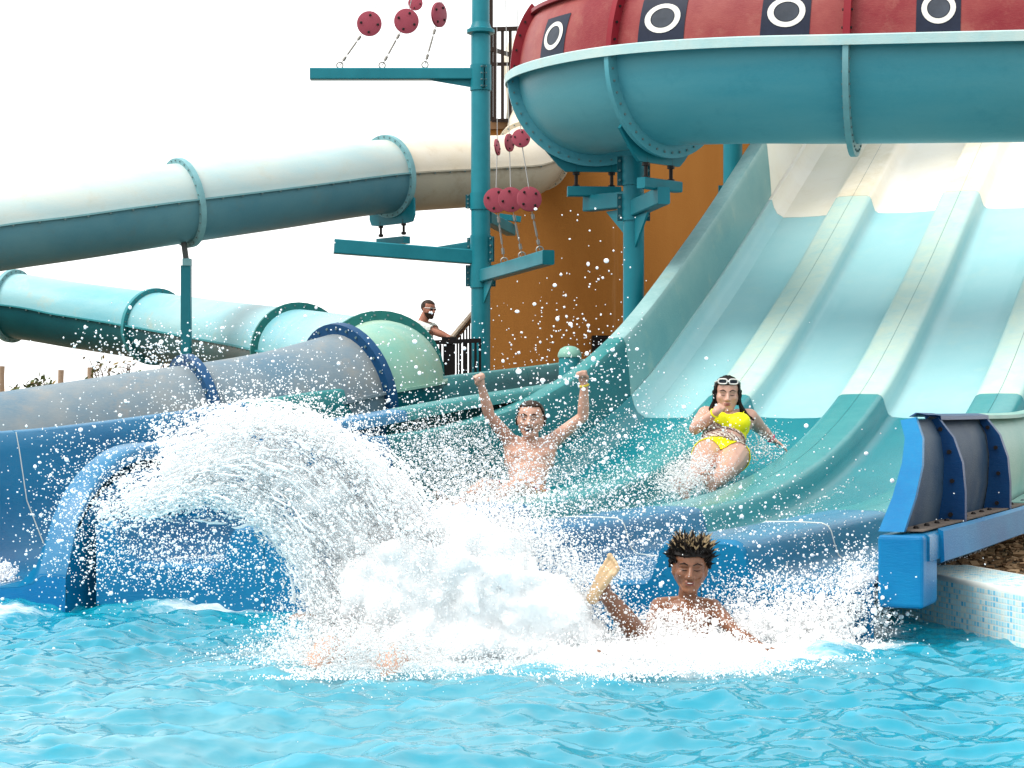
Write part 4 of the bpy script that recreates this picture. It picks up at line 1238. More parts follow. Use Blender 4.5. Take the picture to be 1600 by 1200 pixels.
def trunk(u, vb, vt, d, label, fr=True):
    base = at(u, vb, d); base.z = GZ; root = empty('palm_trunk', base, label, 'palm trunk', 'cut palm trunks in the distance')
    b = MB(); tp = at(u, vt, d); n = 7
    b.tube([base.lerp(Vector((tp.x, tp.y, tp.z)), k / n) + Vector((.01 * math.sin(k), 0, 0)) for k in range(n + 1)], [.10 - .004 * k + (.008 if k % 2 else 0) for k in range(n + 1)], 9); b.build('trunk', M['palmtrunk'], root, smooth=True)
    if fr:
        b = MB(); rng = random.Random(u)
        for k in range(26):
            c = Vector((base.x, base.y, base.z + rng.uniform(.1, .75) + .4)); a_ = rng.uniform(0, 6.28); e = c + Vector((math.cos(a_) * .45, math.sin(a_) * .45, rng.uniform(-.3, .35))); sd_ = Vector((-math.sin(a_), math.cos(a_), 0)) * .04
            b.add([c - sd_, c + sd_, e], [(0, 1, 2)])
        b.build('dry_fronds', M['drythatch'], root, recalc=False)
trunk(2, 640, 572, 48, 'cut palm trunk at the extreme left edge of the picture')
trunk(95, 640, 578, 52, 'bare cut palm trunk behind the small bright green bush', False)
trunk(141, 640, 574, 48, 'cut palm trunk with dry fronds at its foot, left of the twiggy shrub')
# ------------------------------------------------------------------ people
class Blob:
    """overlapping rounded volumes that are fused into one continuous skin"""
    def __init__(s): s.m = MB()
    def cone(s, a, b, ra, rb, n=14, k=5):
        a = Vector(a); b = Vector(b); t = b - a; L = t.length
        if L < 1e-6: t = Vector((0, 0, 1))
        t = t.normalized(); e1 = t.orthogonal().normalized(); e2 = t.cross(e1)
        prof = [(-math.cos(math.pi / 2 * i / k) * ra, math.sin(math.pi / 2 * i / k) * ra) for i in range(k + 1)]
        prof += [(L + math.sin(math.pi / 2 * i / k) * rb, math.cos(math.pi / 2 * i / k) * rb) for i in range(k + 1)]
        vs = []; fs = []
        for h, r_ in prof:
            r_ = max(r_, 1e-4)
            for j in range(n):
                an = 2 * math.pi * j / n; vs.append(a + t * h + (e1 * math.cos(an) + e2 * math.sin(an)) * r_)
        m = len(prof)
        for i in range(m - 1):
            for j in range(n):
                j2 = (j + 1) % n; fs.append((i * n + j, i * n + j2, (i + 1) * n + j2, (i + 1) * n + j))
        fs.append(tuple(reversed(range(n)))); fs.append(tuple(range((m - 1) * n, m * n)))
        s.m.add(vs, fs)
    def chain(s, pts, rad):
        for i in range(len(pts) - 1): s.cone(pts[i], pts[i + 1], rad[i], rad[i + 1])
    def ell(s, c, ax, ay, az, n=18, k=12):
        c = Vector(c); vs = []; fs = []
        for i in range(k + 1):
            ph = math.pi * i / k; r_ = max(math.sin(ph), 1e-3)
            for j in range(n):
                an = 2 * math.pi * j / n; vs.append(c + ax * (math.cos(an) * r_) + ay * (math.sin(an) * r_) + az * math.cos(ph))
        for i in range(k):
            for j in range(n):
                j2 = (j + 1) % n; fs.append((i * n + j, (i + 1) * n + j, (i + 1) * n + j2, i * n + j2))
        fs.append(tuple(range(n))); fs.append(tuple(reversed(range(k * n, (k + 1) * n))))
        s.m.add(vs, fs)
    def fuse(s, name, mat, origin, voxel, smooth=3):
        origin = Vector(origin)
        me = bpy.data.meshes.new(name)
        me.from_pydata([tuple(Vector(p) - origin) for p in s.m.v], [], s.m.f)
        bm = bmesh.new(); bm.from_mesh(me); bmesh.ops.recalc_face_normals(bm, faces=bm.faces); bm.to_mesh(me); bm.free()
        o = bpy.data.objects.new(name, me); COL.objects.link(o)
        rm = o.modifiers.new('fuse', 'REMESH'); rm.mode = 'VOXEL'; rm.voxel_size = voxel; rm.use_smooth_shade = True
        sm = o.modifiers.new('soften', 'SMOOTH'); sm.factor = 0.5; sm.iterations = smooth
        bpy.context.view_layer.update()
        dg = bpy.context.evaluated_depsgraph_get()
        me2 = bpy.data.meshes.new_from_object(o.evaluated_get(dg))
        o.modifiers.clear(); o.data = me2; bpy.data.meshes.remove(me)
        me2.name = name
        me2.materials.clear(); me2.materials.append(mat)
        me2.polygons.foreach_set('use_smooth', [True] * len(me2.polygons))
        o.location = origin
        return o

def hand(B, w, d, n, thumb_side, s=1.0, curl=0.1, spread=0.12, thumb=0.3):
    """palm, four unequal fingers and a thumb; d = along the hand, n = way the palm faces"""
    w = Vector(w); d = Vector(d).normalized(); n = Vector(n); n = (n - d * n.dot(d)).normalized()
    l = d.cross(n).normalized() * thumb_side
    B.cone(w - d * .01 * s, w + d * .03 * s, .024 * s, .026 * s)
    for o_ in (-.028, -.01, .01, .028): B.cone(w + d * .02 * s + l * o_ * .7 * s, w + d * .082 * s + l * o_ * s, .015 * s, .0125 * s)
    lens = {.03: .92, .01: 1.0, -.011: .95, -.031: .75}
    for o_, f in lens.items():
        p = w + d * (.088 - abs(o_ - .005) * .22) * s + l * o_ * s; dr = (d + l * o_ / .03 * spread).normalized()
        ax = dr.cross(n).normalized()
        ang = 0.0; segs = (.042 * f, .027 * f, .021 * f); rr = (.0105, .0092, .0082, .0070)
        for k in range(3):
            ang += curl * (1.45, 1.65, 1.05)[k]
            q = p + (dr * math.cos(ang) + n * math.sin(ang)) * segs[k] * s
            B.cone(p, q, rr[k] * s, rr[k + 1] * s, 10, 3); p = q
    p = w + d * .022 * s + l * .026 * s; q = p + (l * (.85 - thumb) + d * .62 + n * (.25 + thumb * .8)).normalized() * .042 * s
    B.cone(p, q, .0145 * s, .0115 * s, 10, 3); q2 = q + (l * (.25 - thumb * 1.3) + d * .75 + n * (.3 + thumb * .5)).normalized() * .03 * s
    B.cone(q, q2, .0115 * s, .0085 * s, 10, 3)

def foot(B, ankle, heel, toe, s=1.0):
    """heel, arch, ball and five toes"""
    ankle, heel, toe = Vector(ankle), Vector(heel), Vector(toe)
    d = (toe - heel).normalized(); up = (ankle - heel); up = (up - d * up.dot(d)).normalized(); l = d.cross(up).normalized(); L = (toe - heel).length
    B.cone(heel + up * .012 * s, ankle, .031 * s, .034 * s)
    B.cone(ankle, heel + d * L * .5 + up * .022 * s, .034 * s, .028 * s)
    for o_, w_ in ((-.030, .015), (0, .018), (.028, .020)):
        B.cone(heel + up * .004, heel + d * L * .68 + l * o_ * s, .027 * s, w_ * s)
    for k in range(5):
        o_ = (-.043, -.025, -.007, .011, .034)[k] * s; r_ = (.0085, .0085, .009, .0095, .0145)[k] * s
        a_ = heel + d * L * (.70, .74, .77, .79, .80)[k] + l * o_
        B.cone(a_, a_ + d * L * .15 + up * .006 * s, r_ * .9, r_ * .85, 10, 3); B.cone(a_ + d * L * .15 + up * .006 * s, a_ + d * L * .20 - up * .004 * s, r_ * .95, r_, 10, 3)

def head(B, c, r, f, u, h, jaw=1.0, cheek=1.0, nose=1.0):
    """skull, jaw, brow, nose, lips and ears; h = chin to crown"""
    def L(x, y, z): return c + r * (x * h) + f * (y * h) + u * (z * h)
    def E(x, y, z, a, b, d): B.ell(L(x, y, z), r * (a * h), f * (b * h), u * (d * h))
    E(0, -.05, .16, .35, .41, .345)
    E(0, .05, -.08, .315 * jaw, .31, .33)
    E(0, .14, -.30, .19 * jaw, .21, .17)
    E(0, .26, -.41, .105, .09, .085)
    for sx in (-1, 1):
        B.cone(L(sx * .25 * jaw, -.03, -.17), L(sx * .09 * jaw, .22, -.41), .085 * h, .075 * h)
        E(sx * .165, .235, -.075, .105 * cheek, .095, .095 * cheek)
        E(sx * .345, -.04, -.02, .035, .085, .135); B.cone(L(sx * .325, -.0, -.10), L(sx * .36, -.09, .06), .03 * h, .045 * h)
        E(sx * .055 * nose, .395, -.135, .05 * nose, .05, .038)
        B.cone(L(sx * .03, .33, .115), L(sx * .2, .285, .10), .042 * h, .035 * h)
    B.cone(L(0, .335, .07), L(0, .435, -.115), .036 * h, .056 * h * nose)
    B.cone(L(-.07, .335, -.245), L(.07, .335, -.245), .034 * h, .034 * h)
    B.cone(L(-.055, .325, -.295), L(.055, .325, -.295), .036 * h, .036 * h)
    return L

def region(o, name, mat, pred, off, parent=None, thick=0.0, wob=0.0):
    """a garment or hair cap: the part of the skin where pred(world point) holds, lifted off it"""
    me = o.data; n = len(me.vertices)
    co = np.empty(n * 3, np.float32); me.vertices.foreach_get('co', co); co = co.reshape(-1, 3)
    no = np.empty(n * 3, np.float32); me.vertex_normals.foreach_get('vector', no); no = no.reshape(-1, 3)
    W = co + np.array(o.location, np.float32)
    keep = pred(W)
    nl = len(me.loops); lv = np.empty(nl, np.int32); me.loops.foreach_get('vertex_index', lv)
    ls = np.empty(len(me.polygons), np.int32); me.polygons.foreach_get('loop_start', ls)
    lt = np.empty(len(me.polygons), np.int32); me.polygons.foreach_get('loop_total', lt)
    fs = []
    for a, t in zip(ls, lt):
        v = lv[a:a + t]
        if keep[v].all(): fs.append(tuple(int(x) for x in v))
    if not fs: return None
    used = sorted({i for f in fs for i in f}); mp = {v: k for k, v in enumerate(used)}
    offs = np.full(len(used), off, np.float32)
    if wob:
        for k, v in enumerate(used): offs[k] += wob * mnoise.noise(Vector(W[v]) * 45)
    P_ = co[used] + no[used] * offs[:, None]
    m2 = bpy.data.meshes.new(name); m2.from_pydata([tuple(p) for p in P_], [], [tuple(mp[i] for i in f) for f in fs])
    m2.materials.append(mat); m2.polygons.foreach_set('use_smooth', [True] * len(m2.polygons)); m2.update()
    ob = bpy.data.objects.new(name, m2); COL.objects.link(ob); ob.parent = parent or o
    sd = ob.modifiers.new('cloth_thickness', 'SOLIDIFY'); sd.thickness = thick or off * .9; sd.offset = -1
    return ob

def skin(name, col, blush, rough=.38):
    col, blush = tuple(x * .84 for x in col), tuple(x * .84 for x in blush)
    t = NT(name)
    c = t.mix(t.ramp(t.tex(9, 5, .6), .35, .7), col, blush)
    p = t.principled(c, rough, t.bump(t.tex(70, 3), .001, .3), **{'Subsurface Weight': .12, 'Subsurface Scale': .012, 'Coat Weight': .12, 'Coat Roughness': .2, 'Specular IOR Level': .3})
    p.inputs['Subsurface Radius'].default_value = (1, .35, .2)
    return t.m
def dots(parent, name, mat, items):
    """small ellipsoids: (centre, ax, ay, az)"""
    B = Blob()
    for it in items: B.ell(*it, n=10, k=6)
    return B.m.build(name, mat, parent, smooth=True, angle=180)

Z = Vector((0, 0, 1))
def basis(fwd, tilt=Z):
    f = Vector(fwd).normalized(); u = Vector(tilt); u = (u - f * u.dot(f)).normalized(); r = u.cross(f) * -1
    r = f.cross(u)
    return r, f, u
M['eye'] = plain('eye_white', (.65, .62, .58), .3)
M['iris'] = plain('dark_iris', (.02, .014, .01), .25)
M['lip'] = plain('lip_pink', (.36, .13, .115), .4)
M['lip_dark'] = plain('lip_brown_pink', (.24, .075, .065), .4)
M['teeth'] = plain('teeth_white', (.75, .73, .68), .3)
M['mouthin'] = plain('mouth_dark', (.06, .015, .015), .5)
M['hair_brown'] = plain('wet_brown_hair', (.035, .020, .013), .4, .4, 30)
M['hair_black'] = plain('dark_hair', (.010, .007, .006), .5, .5, 30)
M['hair_blond'] = plain('bleached_hair_tips', (.42, .30, .17), .6, .35, 30)

def face(parent, L, h, r, f, u, eye='open', brow='hair_brown', lip='lip', smile=0.0, brow_w=1.0):
    for sx in (-1, 1):
        c = L(sx * .135, .315, .035)
        if eye == 'open':
            e = dots(parent, 'eye', M['eye'], [(c, r * .058 * h, f * .03 * h, u * .024 * h)])
            dots(e, 'iris', M['iris'], [(c + f * .022 * h - r * .005 * h, r * .026 * h, f * .014 * h, u * .023 * h)])
        B = MB(); B.tube([L(sx * .07, .345, .045 if eye == 'open' else .012), L(sx * .135, .352, .062 if eye == 'open' else .002), L(sx * .205, .318, .04 if eye == 'open' else .014)], [.007 * h, .014 * h, .006 * h], 6); B.build('eyelid', M[brow], parent, smooth=True)
        B = MB(); B.tube([L(sx * .055, .375, .115), L(sx * .14, .36, .155), L(sx * .235, .30, .12)], [.016 * h * brow_w, .021 * h * brow_w, .008 * h], 7); B.build('eyebrow', M[brow], parent, smooth=True)
    if smile > 0:
        dots(parent, 'mouth', M['mouthin'], [(L(0, .335, -.262), r * .125 * h, f * .042 * h, u * .048 * smile * h)])
        dots(parent, 'teeth', M['teeth'], [(L(0, .352, -.250), r * .105 * h, f * .03 * h, u * .026 * h)])
    else:
        dots(parent, 'lips', M[lip], [(L(0, .355, -.245), r * .10 * h, f * .025 * h, u * .020 * h), (L(0, .352, -.285), r * .088 * h, f * .028 * h, u * .024 * h)])

def head_hair(W, c, r, f, u, h, line):
    """boolean mask: hair region by local head coordinates"""
    d = W - np.array(c, np.float32)
    x = d @ np.array(r, np.float32) / h; y = d @ np.array(f, np.float32) / h; z = d @ np.array(u, np.float32) / h
    return line(x, y, z) & (np.abs(x) < .5) & (np.abs(y) < .62) & (np.abs(z) < .66)

def torso(B, H, N, r, s=1.0, hip=.16, waist=.14, chest=.165, dep=.11, belly=0.0):
    up = (N - H).normalized(); f = r.cross(up).normalized(); L = (N - H).length
    def at_(k, o=0.0): return H + up * (L * k) + f * o
    B.ell(at_(.02), r * hip, up * L * .22, f * dep * 1.05)
    B.ell(at_(.28, belly), r * waist, up * L * .26, f * (dep * .92 + belly))
    B.ell(at_(.45), r * (waist + chest) * .5, up * L * .24, f * dep * .95)
    B.ell(at_(.66), r * chest, up * L * .27, f * dep)
    B.ell(at_(.84), r * chest * .93, up * L * .16, f * dep * .82)
    return up, f, at_

# ---- man with raised arms
def man():
    B = Blob(); r0 = Vector((.985, .17, 0)).normalized()
    H = at(823, 776, 13.78); N = at(829, 694, 14.02)
    up, f, T = torso(B, H, N, r0, hip=.155, waist=.14, chest=.168, dep=.108)
    for sx in (-1, 1):
        B.ell(T(.72, .075) + r0 * sx * .075, r0 * .078, up * .055, f * .035)
    sh = [at(799, 692, 14.02), at(859, 693, 14.06)]; el = [at(765, 650, 13.86), at(911, 651, 14.0)]; wr_ = [at(752, 603, 13.76), at(913, 599, 13.92)]
    for k in (0, 1):
        B.cone(N - up * .035, sh[k], .058, .066); B.cone(T(.66) + r0 * (.10 if k else -.10), sh[k], .085, .062)
        B.chain([sh[k], sh[k].lerp(el[k], .45), el[k]], [.060, .052, .041]); B.chain([el[k], el[k].lerp(wr_[k], .3), wr_[k]], [.041, .043, .027])
    hand(B, wr_[0], at(746, 584, 13.72) - wr_[0], Vector((.25, -1, .1)), -1, 1.02, .95, 0, .55)
    hand(B, wr_[1], at(908, 578, 13.90) - wr_[1], Vector((-.25, -1, .1)), 1, 1.02, .95, 0, .55)
    kn = [Vector((H.x - .30, 13.36, .47)), Vector((H.x - .09, 13.30, .47))]; an = [Vector((H.x - .50, 12.95, .33)), Vector((H.x - .30, 12.88, .33))]
    for k in (0, 1):
        hp = H + r0 * (.09 if k else -.09) + Vector((0, -.02, -.02))
        B.chain([hp, hp.lerp(kn[k], .5), kn[k]], [.092, .078, .056]); B.chain([kn[k], kn[k].lerp(an[k], .35), an[k]], [.056, .055, .034])
        foot(B, an[k], an[k] + Vector((.0, -.02, -.07)), an[k] + Vector((-.10, -.10, .12)))
    h = 57 / FPX * 13.95; c = at(829, 656, 13.93)
    r, f2, u = basis((-.16, -1, .02), (.04, .1, 1))
    B.chain([N - up * .02, c - u * .3 * h - f2 * .1 * h], [.062, .056])
    Lf = head(B, c, r, f2, u, h, jaw=1.02, nose=1.1)
    base = H - Vector((0, 0, .1))
    o = B.fuse('person', skin('fair_wet_skin', (.50, .275, .20), (.60, .36, .275)), base, .0065, 3)
    tag(o, 'bare-chested man sliding down with both fists raised, laughing', 'person')
    face(o, Lf, h, r, f2, u, 'shut', 'hair_brown', smile=1.5, brow_w=1.0)
    region(o, 'hair', M['hair_brown'], lambda W: head_hair(W, c, r, f2, u, h, lambda x, y, z: ((z > .25 + .36 * np.maximum(y, -.1) - .25 * np.abs(x)) | ((y < .02) & (z > -.12 + .5 * np.maximum(y, -.3)) & (np.abs(x) > .2)) | ((y < -.2) & (z > -.2))) & ~((y > .12) & (z < .34)) & (z > -.25)), .011, thick=.009, wob=.006)
    def trunk(W):
        d = W - np.array(H, np.float32); a = d @ np.array(up, np.float32); y = W[:, 1]
        return (a < .05) & (y > 13.47) & (np.abs(d[:, 0]) < .42)
    t = NT('flowered_swim_fabric'); v = t.n('ShaderNodeTexVoronoi'); v.inputs['Scale'].default_value = 26
    tc = t.n('ShaderNodeTexCoord'); t.l(tc.outputs['Object'], v.inputs['Vector'])
    cc = t.mix(t.ramp(v.outputs['Distance'], .25, .5), (.55, .06, .10), (.55, .33, .16)); cc = t.mix(t.ramp(t.tex(24), .52, .6), cc, (.05, .06, .22)); t.principled(cc, .6)
    region(o, 'swim_shorts', t.m, trunk, .012, thick=.008)
    B2 = MB(); ax = (at(908, 578, 13.9) - wr_[1]).normalized(); p = wr_[1].lerp(el[1], .06); e1 = ax.orthogonal().normalized(); e2 = ax.cross(e1)
    B2.tube([p + (e1 * math.cos(a) + e2 * math.sin(a)) * .031 for a in np.linspace(0, 2 * math.pi, 21)], .0075, 6); B2.build('wristband', plain('yellow_band', (.75, .60, .06), .4), o, smooth=True)
man()

# ---- woman in yellow
def woman():
    B = Blob(); r0 = Vector((.97, .10, -.06)).normalized()
    H = at(1126, 714, 14.52); N = at(1137, 646, 14.80)
    up, f, T = torso(B, H, N, r0, hip=.195, waist=.165, chest=.168, dep=.125, belly=.02)
    for sx in (-1, 1):
        B.ell(T(.60, .10) + r0 * sx * .082, r0 * .088, up * .078, f * .072)
    sh = [at(1103, 648, 14.78), at(1171, 652, 14.84)]; el = [at(1086, 670, 14.60), at(1190, 671, 15.02)]; wr_ = [at(1120, 643, 14.42), at(1206, 686, 15.06)]
    for k in (0, 1):
        B.cone(N - up * .03, sh[k], .058, .068); B.cone(T(.66) + r0 * (.09 if k else -.09), sh[k], .085, .066)
        B.chain([sh[k], sh[k].lerp(el[k], .5), el[k]], [.066, .061, .047]); B.chain([el[k], el[k].lerp(wr_[k], .35), wr_[k]], [.047, .047, .029])
    hand(B, wr_[0], at(1136, 625, 14.52) - wr_[0], Vector((.35, 1, .1)), 1, .92, .62, .05, .5)
    hand(B, wr_[1], at(1218, 693, 15.04) - wr_[1], Vector((-.1, -.2, -1)), 1, .92, .12, .25, .1)
    hj = [H - r0 * .10, H + r0 * .10]; kn = [at(1094, 731, 14.06), at(1134, 737, 14.08)]; an = [at(1067, 767, 13.66), at(1110, 760, 13.68)]
    for k in (0, 1):
        hp = hj[k] + f * .02
        B.chain([hp, hp.lerp(kn[k], .5), kn[k]], [.118, .105, .072]); B.chain([kn[k], kn[k].lerp(an[k], .35), an[k]], [.072, .066, .037])
    foot(B, an[0], at(1072, 778, 13.62), at(1054, 748, 13.60), .95)
    foot(B, an[1], at(1114, 768, 13.64), at(1103, 737, 13.60), .95)
    h = 54 / FPX * 14.7; c = at(1136, 616, 14.72)
    r, f2, u = basis((-.06, -1, -.10), (.03, 0, 1))
    B.chain([N - up * .02, c - u * .3 * h - f2 * .1 * h], [.062, .056])
    Lf = head(B, c, r, f2, u, h, jaw=1.08, cheek=1.15, nose=.95)
    o = B.fuse('person', skin('fair_pink_wet_skin', (.54, .30, .225), (.62, .37, .29)), H - Vector((0, 0, .1)), .0065, 3)
    tag(o, 'woman in a yellow two-piece holding her nose as she slides', 'person')
    face(o, Lf, h, r, f2, u, 'shut', 'hair_brown', brow_w=.8)
    hm = M['hair_black']
    region(o, 'hair', hm, lambda W: head_hair(W, c, r, f2, u, h, lambda x, y, z: (z > -.34) & ((z > .26 + .2 * (x * x)) | ((np.abs(x) > .27) & (y < .16)) | (y < -.05)) & ~((y > .16) & (z < .28))), .011, thick=.01, wob=.006)
    lk = MB(); rng = random.Random(3)
    for sx in (-1, 1):
        for k in range(10):
            a0 = Lf(sx * (.28 + .05 * rng.random()), .10 - .22 * rng.random(), .15 + .15 * rng.random())
            a1 = Lf(sx * (.33 + .06 * rng.random()), .06 - .15 * rng.random(), -.22)
            a2 = Lf(sx * (.42 + .18 * rng.random()), -.02 - .1 * rng.random() + .1, -.50 - .12 * rng.random())
            a3 = Lf(sx * (.50 + (.5 if sx > 0 else .34) * rng.random()), .03 + .1 * rng.random(), -.64 - .14 * rng.random())
            lk.tube([a0, a0.lerp(a1, .5), a1, a2, a3], [.010, .012, .011, .009, .003], 6)
    lk.build('hair_strands', hm, o, smooth=True, kind='stuff')
    Hn = np.array(H, np.float32); un = np.array(up, np.float32); fn = np.array(f, np.float32); rn = np.array(r0, np.float32); SL = (N - H).length
    def loc(W):
        d = W - Hn; return d @ rn, d @ fn, d @ un / SL
    yel = NT('neon_yellow_swim_fabric'); yel.principled(yel.mix(yel.tex(30), (.66, .62, .006), (.80, .76, .012)), .45); yel = yel.m
    zig = NT('zigzag_knit_band'); tc = zig.n('ShaderNodeTexCoord'); w_ = zig.n('ShaderNodeTexWave'); w_.wave_type = 'BANDS'; w_.bands_direction = 'DIAGONAL'; w_.inputs['Scale'].default_value = 16; w_.inputs['Distortion'].default_value = 6; w_.inputs['Detail Scale'].default_value = 4
    zig.l(tc.outputs['Object'], w_.inputs['Vector']); zig.principled(zig.mix(zig.ramp(w_.outputs['Fac'], .35, .6), (.62, .55, .46), (.20, .10, .10)), .6); zig = zig.m
    near = lambda x: np.abs(x) < .235
    arms = [(np.array(sh[k], np.float32), np.array(el[k], np.float32)) for k in (0, 1)]
    def off_arm(W):
        ok = np.ones(len(W), bool)
        for a, b in arms:
            ab = b - a; t_ = np.clip(((W - a) @ ab) / (ab @ ab), 0, 1); ok &= np.linalg.norm(W - (a + t_[:, None] * ab), axis=1) > .070
        a, b = np.array(el[0], np.float32), np.array(wr_[0], np.float32); ab = b - a; t_ = np.clip(((W - a) @ ab) / (ab @ ab), 0, 1); ok &= np.linalg.norm(W - (a + t_[:, None] * ab), axis=1) > .058
        a = np.array(wr_[0], np.float32); b = np.array(at(1136, 625, 14.52), np.float32); ok &= np.linalg.norm(W - (a + b) * .5, axis=1) > .082
        return ok
    def top(W):
        x, y, z = loc(W); return (z > .435) & (z < .70 + .10 * np.minimum(1, (np.abs(x) / .11) ** 2) - .22 * (y < 0)) & near(x) & off_arm(W)
    def band(W):
        x, y, z = loc(W); return (z > .36) & (z < .437) & near(x) & off_arm(W)
    def band2(W):
        x, y, z = loc(W); return (z > .17) & (z < .285) & near(x) & off_arm(W)
    def bottom(W):
        x, y, z = loc(W); return (z > -.25 + .0 * x) & (z < .172) & (np.abs(x) < .26) & (W[:, 1] > 14.36 + .12 * np.minimum(1, np.abs(x) / .12)) & off_arm(W)
    region(o, 'bikini_top', yel, top, .010, thick=.007); region(o, 'knit_band', zig, band, .009, thick=.006)
    region(o, 'knit_band', zig, band2, .009, thick=.006); region(o, 'bikini_bottom', yel, bottom, .010, thick=.007)
    for sx in (-1, 1):
        b = MB(); b.tube([T(.74, .115) + r0 * sx * .10, T(.88, .095) + r0 * sx * .112, T(1.0, .055) + r0 * sx * .115, T(1.04, 0) + r0 * sx * .115], .0055, 6); b.build('strap', yel, o, smooth=True)
    def bandring(p, ax, R_, m, th=.007):
        ax = ax.normalized(); e1 = ax.orthogonal().normalized(); e2 = ax.cross(e1); b = MB()
        b.tube([p + (e1 * math.cos(a) + e2 * math.sin(a)) * R_ for a in np.linspace(0, 2 * math.pi, 21)], th, 6); b.build('wristband', m, o, smooth=True)
    bandring(wr_[0].lerp(el[0], .10), wr_[0] - el[0], .034, yel); bandring(wr_[1].lerp(el[1], .08), wr_[1] - el[1], .033, plain('pink_band', (.6, .06, .16), .4))
    # white sunglasses pushed up on the hair
    g = MB(); gl = MB()
    for sx in (-1, 1):
        cx = sx * .155; pts = []
        for a in np.linspace(0, 2 * math.pi, 21):
            ex = math.copysign(abs(math.cos(a)) ** .6, math.cos(a)) * .125; ez = math.copysign(abs(math.sin(a)) ** .6, math.sin(a)) * .07
            pts.append(Lf(cx + ex, .36 - .25 * abs(cx + ex) ** 1.5, .40 + ez))
        g.tube(pts, .022 * h, 6); gl.add([Lf(cx, .345, .40)] + pts[:-1], [(0, i + 1, (i + 1) % 20 + 1) for i in range(20)])
        g.tube([Lf(sx * .28, .33, .42), Lf(sx * .36, .12, .36), Lf(sx * .37, -.12, .22)], .018 * h, 6)
    g.tube([Lf(-.04, .37, .41), Lf(.04, .37, .41)], .02 * h, 6)
    so = g.build('sunglasses', plain('white_plastic', (.82, .80, .78), .3), o, smooth=True); gl.build('lens', plain('dark_lens', (.03, .035, .045), .1), so)
woman()

